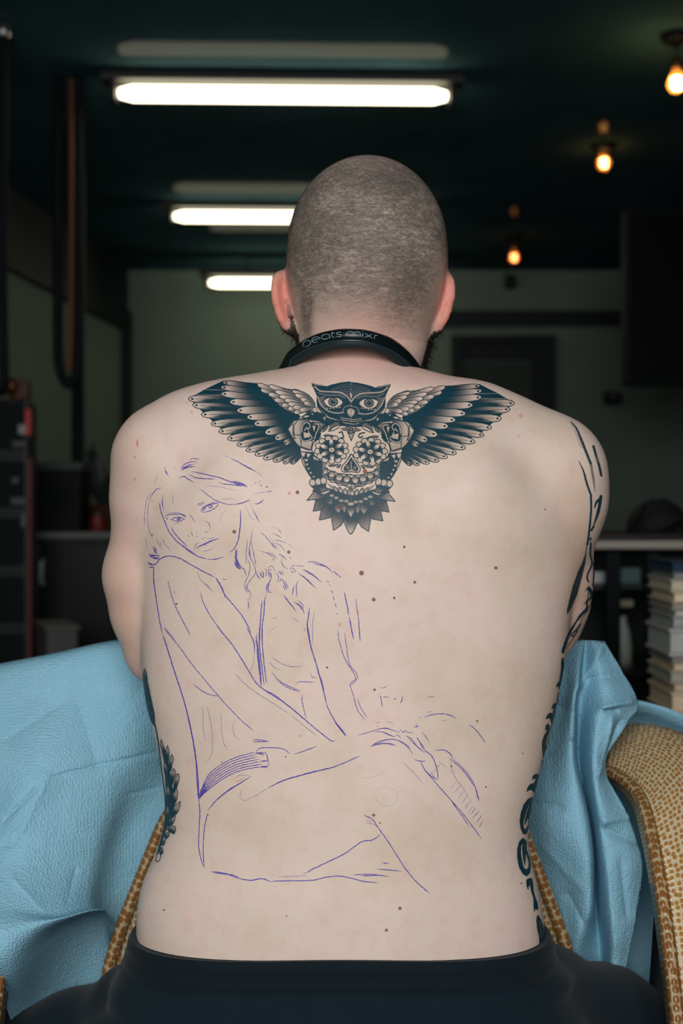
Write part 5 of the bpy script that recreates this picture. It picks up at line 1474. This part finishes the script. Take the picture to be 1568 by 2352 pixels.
for px, py, r, a, s in ((316, 1018, 2.6, 1.1, 4.0), (310, 1050, 3, .6, 1.6), (664, 1133, 5, .7, .9), (440, 948, 4, .5, 1), (808, 1810, 16, .22, 1.0), (1195, 956, 6, .45, 1), (1010, 1100, 12, .18, 1), (430, 925, 6, .3, .5), (660, 1265, 7, .2, 1), (1040, 1480, 9, .15, 1), (520, 1245, 9, .2, 1),
                        (690, 1690, 5, .4, 1), (400, 1360, 4, .35, 1), (1165, 1705, 8, .2, 1), (1180, 1230, 12, .16, 1), (310, 1100, 4, .45, 1.2), (350, 1150, 5, .2, 1), (685, 880, 9, .3, .4), (1190, 1002, 5, .3, 1), (780, 1435, 6, .35, 1)):
    if r < 7: spot('blemish', px, py, r, BLEM, a * .55, s)
# ------------------------------------------------------------------ trousers
TR = Field(np.arange(-.62, .62, .0055), np.arange(1.13, 1.80, .0055), np.arange(0.02, .62, .0050))
sl, X, Y, Z = TR.sub((-.62, 1.1, 0), (.62, 1.8, .62))
zv = np.clip(Z.ravel(), tz.min(), tz.max())
L = hermite(zv, tz, tl)[None, None, :]; Rr = hermite(zv, tz, tr)[None, None, :]
YB = hermite(zv, tz, TORSO[:, 3])[None, None, :]; DP = hermite(zv, tz, TORSO[:, 4])[None, None, :]
flare = np.clip((.585 - Z) / .10, 0, 1)
cx = (L + Rr) / 2; w = (Rr - L) / 2 + .003 + .032 * flare; cy = YB + DP / 2; dd = DP / 2 + .007 + .012 * flare
u = np.abs(X - cx) / w; v = np.abs(Y - cy) / dd
g = (u ** 2.5 + v ** 2.5) ** .4
d = (g - 1) * np.minimum(w, dd)
waist = .582 + .004 * np.cos(X * 14)
k = .008
d = np.maximum(d, Z - waist)
d = np.maximum(d, .432 - Z)
# soft creases
d = d + .0028 * np.sin(Z * 150 + np.sin(X * 9) * 2.2 + X * 12) * np.clip((np.abs(X) - .09) / .12, 0, 1) * np.clip((.56 - Z) / .04, 0, 1)
TR.union(sl, d.astype(np.float32), 0)
TR.chain([((-.170, 1.365, .455), .085), ((-.33, 1.395, .385), .080), ((-.50, 1.425, .310), .075), ((-.53, 1.42, .18), .060), ((-.53, 1.43, .085), .055)], .02)
TR.chain([((.170, 1.365, .475), .086), ((.29, 1.43, .412), .080), ((.40, 1.50, .35), .075), ((.43, 1.47, .19), .060), ((.44, 1.48, .085), .055)], .02)
sl, X, Y, Z = TR.sub((-.62, 1.1, 0), (.62, 1.8, .62))
TR.D[sl] += (.0030 * np.sin(X * 60 + Z * 75 + np.sin(Y * 30)) * np.clip((np.abs(X) - .2) / .05, 0, 1) + .002 * np.sin(X * 26 - Z * 120) * np.clip((np.abs(X) - .18) / .05, 0, 1)).astype(np.float32)
TV, TF = TR.mesh(2)
def cloth_mat(name, c0, c1, scale=700):
    m = NT(name)
    v = m.coords((1, 1, 1))
    wv = m.n('ShaderNodeTexWave', bands_direction='DIAGONAL')
    wv.inputs['Scale'].default_value = scale; wv.inputs['Distortion'].default_value = .6
    m.l(v, wv.inputs['Vector'])
    n = m.noise(v, 22, 4)
    m.l(m.mix(n, c0, c1), m.b.inputs['Base Color'])
    m.b.inputs['Roughness'].default_value = .85
    m.b.inputs['Specular IOR Level'].default_value = .18
    m.b.inputs['Sheen Weight'].default_value = .06
    m.bump(wv.outputs['Fac'], .15, .0006)
    return m.m
M_tr = cloth_mat('trouser_cloth', srgb(6, 24, 32), srgb(9, 30, 39))
o = add_obj('trousers', np_mesh('trousers', TV, TF), M_tr, man); o['label'] = 'dark navy tracksuit trousers'
# elastic waistband: raised band with two stitch rows
def band_ring(z, grow):
    zz = np.array([min(max(z, tz.min()), tz.max())])
    l, r, yb, dp = [float(hermite(zz, tz, q)[0]) for q in (tl, tr, TORSO[:, 3], TORSO[:, 4])]
    fl = min(max((.585 - z) / .10, 0), 1)
    c = ((l + r) / 2, yb + dp / 2); ww = (r - l) / 2 + .003 + .032 * fl + grow; d2 = dp / 2 + .007 + .012 * fl + grow
    out = []
    for a in np.linspace(0, 2 * math.pi, 120, endpoint=False):
        ca, sa = math.cos(a), math.sin(a)
        x = c[0] + ww * math.copysign(abs(ca) ** .8, ca); y = c[1] + d2 * math.copysign(abs(sa) ** .8, sa)
        out.append((x, y, z + .004 * math.cos(x * 14)))
    return out
rows = [band_ring(.5835, -.004), band_ring(.5840, .0010), band_ring(.5805, .0028), band_ring(.5740, .0024), band_ring(.5730, .0018), band_ring(.5660, .0024), band_ring(.5585, .0024), band_ring(.5570, .0014), band_ring(.5545, .0020), band_ring(.5530, -.002)]
wb = MB().quadgrid(rows, closed_u=True).build('waistband', cloth_mat('waistband_cloth', srgb(6, 20, 27), srgb(9, 25, 32), 500), man, True)
M_shoe = plain('shoe_black', srgb(22, 24, 26), .6)
for s, ax, ay in ((-1, -.53, 1.43), (1, .44, 1.48)):
    rows = []
    for t in np.linspace(0, 1, 12):
        wd = .038 + .014 * math.sin(t * 3.0); hh = .085 - .05 * t ** 1.2
        if t > .9: wd *= .8
        cyy = ay - .06 + .26 * t
        rows.append([(ax + s * .02 * t + wd * math.cos(a), cyy, max(.0, hh * (.5 + .5 * math.sin(a)))) for a in [2 * math.pi * i / 14 for i in range(14)]])
    sh = MB(); sh.quadgrid(rows, closed_u=True); sh.cap(rows[0][::-1]); sh.cap(rows[-1])
    sh.build('shoe', M_shoe, man, True)

# ------------------------------------------------------------------ headphones round the neck
hp = empty('headphones'); tag(hp, 'black headphones hung round the neck with grey lettering on the band', 'headphones')
TOPE = np.array([(618, 888), (636, 852), (648, 830), (660, 809), (682, 790.5), (706, 775), (736, 763), (775, 755), (805, 754), (836, 756), (866, 763), (900, 776), (930, 798), (952, 822), (970, 848), (982, 870), (994, 900)], float)
BOTE = np.array([(646, 896), (660, 866), (676, 846), (684, 834), (702, 824), (721, 816.5), (752, 806), (782, 801), (813, 800), (834, 801.5), (858, 806), (886, 818), (906, 831), (924, 845), (940, 862), (952, 880), (966, 908)], float)
RIDE = np.array([(634, 892), (650, 860), (664, 840), (671, 824), (693, 809), (714, 799), (746, 788.5), (778, 783), (808, 782), (835, 784), (862, 791.5), (894, 804), (919, 820), (938, 838), (957, 858), (969, 876), (982, 904)], float)
def band_Y(x): return 1.286 + .066 * (abs(x - 812) / 165) ** 2.0
TOPE, BOTE, RIDE = [catmull(q, 5) for q in (TOPE, BOTE, RIDE)]
rows_u, rows_l = [], []
for tpt, rpt, bpt in zip(TOPE, RIDE, BOTE):
    Yt, Yr, Yb_ = band_Y(tpt[0]), band_Y(rpt[0]) - .001, band_Y(bpt[0]) + .001
    pt, pr, pb = P(*tpt, Yt), P(*rpt, Yr), P(*bpt, Yb_)
    fw = Vector((0, 1, 0))
    m1 = (pt + pr) / 2 - fw * .0022
    rows_u.append([pt + fw * .010, pt + fw * .003, pt * .93 + pr * .07 + fw * .0006, pt * .8 + pr * .2 - fw * .001, m1, pt * .2 + pr * .8 - fw * .0016, pr + fw * .0002, pr + fw * .010])
    m2 = (pr + pb) / 2 - fw * .0012
    rows_l.append([pr + fw * .010, pr + fw * .0016, pr * .85 + pb * .15 - fw * .0006, m2, pr * .15 + pb * .85 + fw * .0002, pb + fw * .003, pb + fw * .010])
M_hp = plain('headphone_gloss', srgb(13, 19, 21), .32, 0, .4)
M_hp2 = plain('headphone_rubber', srgb(26, 36, 38), .6, 0, .3)
ub = MB(); ub.quadgrid(rows_u, closed_u=True); ub.cap(rows_u[0][::-1]); ub.cap(rows_u[-1])
headband = ub.build('headband', M_hp, hp, True)
lb = MB(); lb.quadgrid(rows_l, closed_u=True); lb.cap(rows_l[0][::-1]); lb.cap(rows_l[-1])
lb.build('band_cushion', M_hp2, hp, True)
MB().tube([P(q[0], q[1], band_Y(q[0]) - .0012) for q in RIDE], .0007, 6).build('piping', plain('band_piping', srgb(34, 62, 72), .4), hp, True)
# arms and cups in front of the shoulders
for s, st, col0 in ((-1, rows_u[0][4], 0), (1, rows_u[-1][4], 1)):
    c0 = Vector(st); c1 = Vector((c0.x + s * .012, 1.44, 1.115)); c2 = Vector((c0.x + s * .016, 1.475, 1.065))
    MB().tube(catmull([tuple(c0), tuple(Vector((c0.x + s * .006, 1.40, 1.138))), tuple(c1), tuple(c2)], 6), .008, 10).build('arm', M_hp, hp, True)
    cup = MB().lathe([(.004, .0), (.030, .002), (.036, .010), (.037, .024), (.034, .028), (.003, .028)], c2 + Vector((0, .006, -.03)), 24, 'Y').build('ear_cup', M_hp, hp, True)
    MB().lathe([(.018, -.012), (.028, -.014), (.035, -.008), (.035, .0), (.018, .0)], c2 + Vector((0, .006, -.03)), 24, 'Y').build('ear_cushion', M_hp2, cup, True)
# lettering, stroke by stroke on the band
bmv = bmesh.new(); bmv.from_mesh(headband.data)
hb_bvh = BVHTree.FromBMesh(bmv)
ZL = zoom(660, 740, 6.533)
def arc(cx, cy, rx, ry, a0, a1, rot=0, n=10):
    out = []
    for a in np.linspace(math.radians(a0), math.radians(a1), n):
        x, y = rx * math.cos(a), ry * math.sin(a); r = math.radians(rot)
        out.append((cx + x * math.cos(r) - y * math.sin(r), cy + x * math.sin(r) + y * math.cos(r)))
    return out
LET = [((238, 298), (230, 330), (228, 358)), arc(288, 322, 62, 42, 140, -215, -28, 18)[::-1],
       arc(425, 262, 62, 38, 75, 385, -18, 18), ((368, 283), (430, 258), (486, 240)),
       arc(570, 218, 62, 36, 0, 360, -12, 20), ((628, 180), (632, 210), (634, 240)),
       ((672, 145), (666, 180), (664, 212), (690, 226), (706, 226)), ((655, 168), (680, 165), (706, 162)),
       ((806, 152), (770, 150), (740, 158), (735, 175), (760, 184), (795, 188), (806, 202), (790, 217), (755, 220), (726, 214)),
       ((882, 208), (886, 180), (888, 148)), ((886, 170), (910, 146), (950, 143), (982, 152), (992, 175), (992, 210)), ((992, 170), (1015, 148), (1055, 147), (1085, 158), (1093, 180), (1092, 214)),
       ((1128, 162), (1126, 190), (1124, 220)), ((1132, 138), (1131, 146)),
       ((1165, 165), (1210, 200), (1275, 245)), ((1270, 178), (1220, 205), (1160, 228)),
       ((1308, 190), (1306, 220), (1300, 254)), ((1306, 215), (1320, 198), (1350, 202))]
ribbons('lettering', [(ZL(*l), 1.35, 1.0) for l in LET], plain('letter_grey', srgb(108, 138, 144), .5), hp, None, hb_bvh, None, .0004, jitter=.05, res=1.5)

# ------------------------------------------------------------------ the chair he straddles
def snake_mat(scale=95, name='snakeskin_vinyl', dots=srgb(172, 120, 54), net=srgb(204, 190, 156), r0=.32):
    m = NT(name)
    at = m.n('ShaderNodeAttribute'); at.attribute_name = 'sk'
    mp = m.n('ShaderNodeMapping'); mp.inputs['Scale'].default_value = (1, .80, 1); m.l(at.outputs['Vector'], mp.inputs[0]); v = mp.outputs[0]
    vo = m.n('ShaderNodeTexVoronoi', feature='F1', voronoi_dimensions='2D'); vo.inputs['Scale'].default_value = scale; vo.inputs['Randomness'].default_value = .4
    m.l(v, vo.inputs['Vector'])
    ve = m.n('ShaderNodeTexVoronoi', feature='DISTANCE_TO_EDGE', voronoi_dimensions='2D'); ve.inputs['Scale'].default_value = scale; ve.inputs['Randomness'].default_value = .4
    m.l(v, ve.inputs['Vector'])
    n = m.noise(m.coords(), 6, 3)
    cell = m.ramp(vo.outputs['Distance'], [(r0, (1, 1, 1)), (r0 + .10, (0, 0, 0))])
    brown = m.mix(n, dots, tuple(c * .72 for c in dots[:3]) + (1,))
    pale = m.mix(n, net, tuple(c * .8 for c in net[:3]) + (1,))
    m.l(m.mix(cell, pale, brown), m.b.inputs['Base Color'])
    m.b.inputs['Roughness'].default_value = .36
    m.b.inputs['Specular IOR Level'].default_value = .45
    m.bump(m.ramp(ve.outputs['Distance'], [(.0, (0, 0, 0)), (.35, (1, 1, 1))]), .6, .0012)
    return m.m
SNAKE = snake_mat(175)
SNAKE_S = snake_mat(150, 'snakeskin_piping', srgb(138, 92, 44), srgb(178, 160, 122), .42)
ch = empty('vinyl_chair'); tag(ch, 'tan snakeskin vinyl chair with piped edges under the man', 'chair')
def slab(outline_front, depth, name, mat, parent, round_=.012):
    """cushion panel: outline (x,z,Y) loop, bulging front and rounded rim, real depth"""
    n = len(outline_front)
    c = sum((Vector(p) for p in outline_front), Vector()) / n
    rows = []
    for t, yo in ((0.0, -.018), (.55, -.016), (.85, -.010), (.96, -.002), (1.0, .012), (1.0, depth - .012), (.96, depth), (.0, depth)):
        rows.append([c + (Vector(p) - c) * max(t, .02) + Vector((0, yo, 0)) for p in outline_front])
    mb = MB(); mb.quadgrid(rows, closed_u=True); mb.cap(rows[0][::-1]); mb.cap(rows[-1])
    return mb.build(name, mat, parent, True, [(q[0], q[2], 0) for q in mb.v])
YK = 1.455
left_edge = [P(420, 1800, YK), P(398, 1850, YK), P(374, 1892, YK), P(346, 1960, YK), P(318, 2030, YK), P(296, 2085, YK), P(276, 2140, YK), P(250, 2230, YK), P(240, 2330, YK)]
right_edge = [P(1180, 1810, YK), P(1196, 1890, YK), P(1222, 1966, YK), P(1247, 2030, YK), P(1266, 2080, YK), P(1284, 2130, YK), P(1296, 2165, YK), P(1312, 2240, YK), P(1322, 2330, YK)]
le = [Vector(q) for q in catmull([tuple(p) for p in left_edge], 3)]
re_ = [Vector(q) for q in catmull([tuple(p) for p in right_edge], 3)]
loop = le + [Vector((q.x, q.y, q.z)) for q in re_[::-1]]
bk = slab([tuple(p) for p in loop], .07, 'backrest', SNAKE, ch)
def piped(path, r, parent):
    t = MB().tube(path, r, 12)
    n = len(path); s = [0.0]
    for a, b in zip(path[:-1], path[1:]): s.append(s[-1] + (b - a).length)
    t.build('piping', SNAKE_S, parent, True, [(min(k, 12 - k) * r * .52, s[i], 0) for i in range(n) for k in range(12)])
piped([p + Vector((0, -.010, 0)) for p in le], .0066, bk)
piped([p + Vector((0, -.010, 0)) for p in re_], .0066, bk)
# padded inner panel just inside each piping, seat, frame
sb_ = MB().box((0, 1.345, .385), (.30, .38, .075), bevel=.025)
sb_.build('seat', SNAKE, ch, True, [(q[0], q[1] + q[2], 0) for q in sb_.v])
MB().box((0, 1.49, .58), (.09, .03, .36), bevel=.006).build('back_support', M_black, ch)
sb_ = MB().box((0, 1.50, .79), (.38, .05, .09), bevel=.02)
sb_.build('headrest_bar', SNAKE, ch, True, [(q[0], q[1] + q[2], 0) for q in sb_.v])
MB().tube([(0, 1.33, .06), (0, 1.33, .35)], .045, 18).build('column', M_steel, ch, True)
MB().lathe([(.004, 0), (.24, 0), (.245, .012), (.12, .035), (.05, .06), (.004, .062)], (0, 1.33, 0), 32).build('base', M_steel, ch, True)
# armrest: a broad pad that sweeps over and down, piped along its inner edge
def armrest(sx, dx=0.0):
    Ls = [(1388, 1772, 1.520), (1416, 1784, 1.495), (1446, 1806, 1.462), (1470, 1838, 1.430), (1484, 1880, 1.402), (1500, 1950, 1.372), (1517, 2050, 1.340), (1532, 2160, 1.312), (1545, 2270, 1.290), (1557, 2380, 1.272)]
    Rs = [(1398, 1690, 1.585), (1440, 1664, 1.580), (1500, 1664, 1.555), (1580, 1690, 1.515), (1650, 1750, 1.475), (1700, 1850, 1.435), (1730, 1990, 1.400), (1748, 2130, 1.370), (1758, 2260, 1.345), (1764, 2380, 1.325)]
    Lp = catmull([tuple(P(*q)) for q in Ls], 6); Rp = catmull([tuple(P(*q)) for q in Rs], 6)
    rows = []
    for a, b in zip(Lp, Rp):
        a = Vector(a); b = Vector(b)
        if sx < 0:
            a.x = -a.x - dx; b.x = -b.x - dx
        row = []
        ac = b - a
        nrm = Vector((0, -1, .35)).normalized()
        for t in np.linspace(0, 1, 13):
            bul = .018 * (math.sin(math.pi * t) ** .6)
            row.append(a + ac * t + nrm * bul)
        for t in np.linspace(1, 0, 7):
            row.append(a + ac * t - nrm * .045 - nrm * .02 * math.sin(math.pi * t))
        rows.append(row)
    mb = MB(); mb.quadgrid(rows, closed_u=True); mb.cap(rows[0][::-1]); mb.cap(rows[-1])
    o = mb.build('armrest', SNAKE, ch, True, surf_coords(rows))
    edge = [r[0] + Vector((0, -.004, .002)) for r in rows]
    piped(edge, .0072, o)
    c = rows[-1][6]
    MB().tube([rows[len(rows) // 2][16], Vector((c.x * .9, 1.42, .36)), Vector((sx * .16, 1.38, .36))], .018, 10).build('arm_bracket', M_black, o, True)
armrest(1); armrest(-1, .012)

# ------------------------------------------------------------------ blue disposable sheets
def sheet_mat():
    m = NT('blue_nonwoven_sheet')
    v = m.coords()
    n1 = m.noise(v, 120, 4, .65); n2 = m.noise(v, 14, 3)
    vo = m.n('ShaderNodeTexVoronoi', feature='F1'); vo.inputs['Scale'].default_value = 330; vo.inputs['Randomness'].default_value = .5
    m.l(v, vo.inputs['Vector'])
    c = m.mix(n2, srgb(148, 207, 228), srgb(162, 217, 236))
    c = m.mix(m.math('MULTIPLY', m.ramp(n1, [(.5, (0, 0, 0)), (.75, (1, 1, 1))]), .25), c, srgb(204, 232, 242))
    m.l(c, m.b.inputs['Base Color'])
    m.b.inputs['Roughness'].default_value = .8
    m.b.inputs['Specular IOR Level'].default_value = .2
    h = m.math('ADD', m.math('MULTIPLY', vo.outputs['Distance'], .9), m.math('MULTIPLY', n1, .8))
    m.bump(h, .75, .0016)
    tr = m.n('ShaderNodeBsdfTranslucent'); tr.inputs['Color'].default_value = srgb(60, 176, 220)
    mx = m.n('ShaderNodeMixShader'); mx.inputs[0].default_value = .30
    m.l(m.b.outputs[0], mx.inputs[1]); m.l(tr.outputs[0], mx.inputs[2]); m.l(mx.outputs[0], m.out.inputs['Surface'])
    return m.m
SHEET = sheet_mat()
def cloth_grid(name, ctrl, parent, nu=14, nv=14, crease=(), amp=.0, thick=.0009, seed=1, sharp=()):
    """ctrl rows of (px, py, Y) control points -> smooth sheet with folds, creases and thickness"""
    R = np.array([[tuple(P(*q)) for q in r] for r in ctrl], float)
    A = np.array([catmull(r, nu) for r in R])
    G = np.array([catmull(A[:, j], nv) for j in range(A.shape[1])]).transpose(1, 0, 2)
    rg = np.random.default_rng(seed)
    pxx = CX + G[..., 0] * FPX / G[..., 1]; pyy = CY - (G[..., 2] - CAMZ) * FPX / G[..., 1]
    dy = np.zeros(G.shape[:2])
    for k in range(7):
        a = rg.uniform(0, 6.28); f = rg.uniform(.012, .035); ph = rg.uniform(0, 6.28)
        dy += amp / (1 + k * .4) * (1.2 - 2.2 * np.abs(np.sin(.5 * ph + .5 * f * (pxx * math.sin(a) - pyy * math.cos(a)) + .8 * np.sin(.009 * pxx + k)))) * .8 + amp * .5 / (1 + k * .4) * np.sin(f * (pxx * math.cos(a) + pyy * math.sin(a)) + ph + 1.5 * np.sin(.006 * pyy + k))
    for (a, b, wd, hgt) in crease:
        a = np.array(a, float); b = np.array(b, float); dv = b - a; LL = dv @ dv
        t = ((pxx - a[0]) * dv[0] + (pyy - a[1]) * dv[1]) / LL
        dist = ((pxx - a[0]) * dv[1] - (pyy - a[1]) * dv[0]) / math.sqrt(LL)
        e = np.clip(t * 6, 0, 1) * np.clip((1 - t) * 6, 0, 1)
        dy += hgt * e * np.exp(-np.abs(dist) / wd)
    G[..., 1] += dy
    nr, nc = G.shape[:2]
    V = G.reshape(-1, 3)
    i = np.arange(nr - 1)[:, None] * nc + np.arange(nc - 1)[None, :]
    F = np.stack([i, i + nc, i + nc + 1, i + 1], -1).reshape(-1, 4)
    me = np_mesh(name, V, F)
    o = add_obj(name, me, SHEET, parent)
    md = o.modifiers.new('thickness', 'SOLIDIFY'); md.thickness = thick; md.offset = 0
    return o
sl_ = empty('blue_sheet'); tag(sl_, 'wide pale blue disposable sheet draped over the chair left of the man', 'disposable sheet', 'blue disposable sheets')
cloth_grid('cloth', [
    [(-160, 1560, 1.53), (-20, 1529, 1.52), (130, 1499, 1.51), (270, 1470, 1.50), (420, 1462, 1.49), (620, 1462, 1.50)],
    [(-160, 1572, 1.47), (-20, 1542, 1.47), (130, 1512, 1.465), (270, 1486, 1.460), (420, 1480, 1.47), (620, 1480, 1.49)],
    [(-160, 1650, 1.44), (-20, 1630, 1.435), (130, 1610, 1.435), (270, 1596, 1.445), (420, 1590, 1.475), (620, 1590, 1.50)],
    [(-160, 1780, 1.40), (-20, 1760, 1.395), (110, 1748, 1.385), (260, 1738, 1.425), (420, 1720, 1.495), (620, 1720, 1.51)],
    [(-160, 1900, 1.375), (-30, 1880, 1.375), (60, 1872, 1.360), (230, 1870, 1.405), (335, 1862, 1.472), (620, 1850, 1.52)],
    [(-160, 2000, 1.335), (-30, 1985, 1.335), (70, 1990, 1.340), (200, 2000, 1.385), (300, 1996, 1.465), (600, 1990, 1.54)],
    [(-130, 2080, 1.300), (-20, 2075, 1.295), (110, 2095, 1.312), (200, 2082, 1.362), (285, 2080, 1.462), (600, 2100, 1.54)],
    [(-60, 2150, 1.270), (20, 2150, 1.265), (135, 2112, 1.300), (234, 2088, 1.352), (290, 2118, 1.470), (600, 2130, 1.54)],
    [(-20, 2230, 1.275), (40, 2225, 1.290), (140, 2140, 1.370), (232, 2110, 1.425), (300, 2160, 1.49), (600, 2160, 1.54)],
    [(12, 2310, 1.350), (70, 2310, 1.395), (170, 2235, 1.435), (250, 2220, 1.460), (320, 2240, 1.50), (600, 2260, 1.55)],
    [(50, 2420, 1.43), (120, 2420, 1.47), (220, 2400, 1.49), (300, 2400, 1.50), (420, 2400, 1.55), (600, 2400, 1.56)]],
    sl_, 40, 34, crease=(((90, 1792), (375, 1722), 3.0, .0060), ((0, 1895), (95, 1800), 5, .006), ((280, 1826), (375, 1806), 3, .003), ((60, 1935), (0, 1945), 6, .004), ((175, 1985), (150, 2090), 6, .004), ((20, 2000), (110, 2100), 10, -.004), ((0, 1710), (150, 1610), 14, .004), ((40, 1930), (120, 1770), 16, -.006), ((160, 1560), (230, 1790), 30, .005)), amp=.0016, seed=4)
sr_ = empty('blue_sheet'); tag(sr_, 'crumpled blue disposable sheet hanging in folds between the man and the armrest', 'disposable sheet', 'blue disposable sheets')
cloth_grid('front_folds', [
    [(1130, 1490, 1.52), (1236, 1484, 1.50), (1296, 1478, 1.49), (1336, 1471, 1.485), (1346, 1471, 1.49), (1362, 1471, 1.485), (1386, 1473, 1.49)],
    [(1130, 1600, 1.52), (1226, 1600, 1.49), (1290, 1595, 1.455), (1319, 1590, 1.425), (1330, 1590, 1.49), (1390, 1590, 1.455), (1462, 1606, 1.485)],
    [(1120, 1660, 1.52), (1216, 1660, 1.49), (1280, 1660, 1.450), (1316, 1660, 1.420), (1328, 1660, 1.49), (1372, 1650, 1.440), (1438, 1660, 1.470)],
    [(1120, 1760, 1.52), (1206, 1760, 1.49), (1262, 1765, 1.452), (1317, 1755, 1.420), (1330, 1755, 1.495), (1362, 1760, 1.435), (1390, 1764, 1.465)],
    [(1110, 1880, 1.52), (1192, 1880, 1.49), (1262, 1885, 1.440), (1342, 1880, 1.420), (1352, 1880, 1.50), (1378, 1880, 1.430), (1440, 1872, 1.455)],
    [(1110, 1990, 1.53), (1204, 1990, 1.50), (1280, 1990, 1.455), (1353, 1985, 1.415), (1364, 1985, 1.50), (1392, 1990, 1.425), (1475, 1985, 1.440)],
    [(1120, 2085, 1.53), (1230, 2085, 1.50), (1296, 2085, 1.460), (1353, 2085, 1.425), (1366, 2085, 1.50), (1398, 2085, 1.430), (1463, 2085, 1.440)],
    [(1130, 2170, 1.53), (1240, 2170, 1.50), (1296, 2170, 1.47), (1330, 2170, 1.455), (1374, 2170, 1.50), (1404, 2175, 1.435), (1446, 2178, 1.440)],
    [(1130, 2290, 1.53), (1240, 2290, 1.51), (1290, 2290, 1.50), (1322, 2290, 1.49), (1386, 2290, 1.50), (1408, 2290, 1.445), (1430, 2290, 1.45)],
    [(1130, 2400, 1.54), (1240, 2400, 1.52), (1290, 2400, 1.51), (1322, 2400, 1.50), (1390, 2400, 1.51), (1408, 2400, 1.455), (1424, 2400, 1.46)]],
    sr_, 22, 20, crease=(((1205, 1842), (1300, 1856), 7, .007), ((1376, 1900), (1480, 1945), 9, .008), ((1245, 1738), (1325, 1700), 8, .007), ((1330, 1562), (1470, 1545), 12, .010), ((1388, 1468), (1318, 1590), 13, -.012), ((1365, 1622), (1462, 1606), 11, -.013), ((1380, 1630), (1420, 1628), 4, .010), ((1405, 1635), (1372, 1790), 9, -.011), ((1425, 1645), (1382, 1770), 8, .012), ((1365, 1886), (1475, 1868), 9, -.010), ((1395, 1795), (1445, 1860), 10, -.006), ((1235, 1930), (1345, 2050), 16, -.005), ((1300, 2040), (1350, 2140), 10, .006), ((1250, 1600), (1318, 1640), 9, .006), ((1390, 1960), (1410, 2200), 12, -.005), ((1425, 1960), (1440, 2120), 12, .006)), amp=.0024, seed=9)
cloth_grid('back_fold', [
    [(1300, 1620, 1.60), (1420, 1612, 1.60), (1450, 1606, 1.60), (1500, 1616, 1.605), (1568, 1640, 1.61), (1660, 1690, 1.62)],
    [(1300, 1640, 1.605), (1420, 1632, 1.605), (1450, 1624, 1.605), (1500, 1634, 1.61), (1568, 1662, 1.615), (1660, 1710, 1.625)],
    [(1300, 1700, 1.65), (1420, 1690, 1.65), (1450, 1690, 1.65), (1500, 1700, 1.65), (1568, 1730, 1.65), (1660, 1780, 1.65)],
    [(1300, 1900, 1.64), (1420, 1900, 1.64), (1450, 1900, 1.64), (1500, 1900, 1.64), (1568, 1930, 1.64), (1660, 1960, 1.64)],
    [(1300, 2150, 1.58), (1400, 2150, 1.56), (1450, 2150, 1.55), (1500, 2150, 1.56), (1568, 2150, 1.58), (1660, 2160, 1.60)],
    [(1300, 2450, 1.58), (1400, 2450, 1.55), (1450, 2450, 1.54), (1500, 2450, 1.55), (1568, 2450, 1.57), (1660, 2450, 1.60)]],
    sr_, 10, 10, amp=.0022, seed=12)
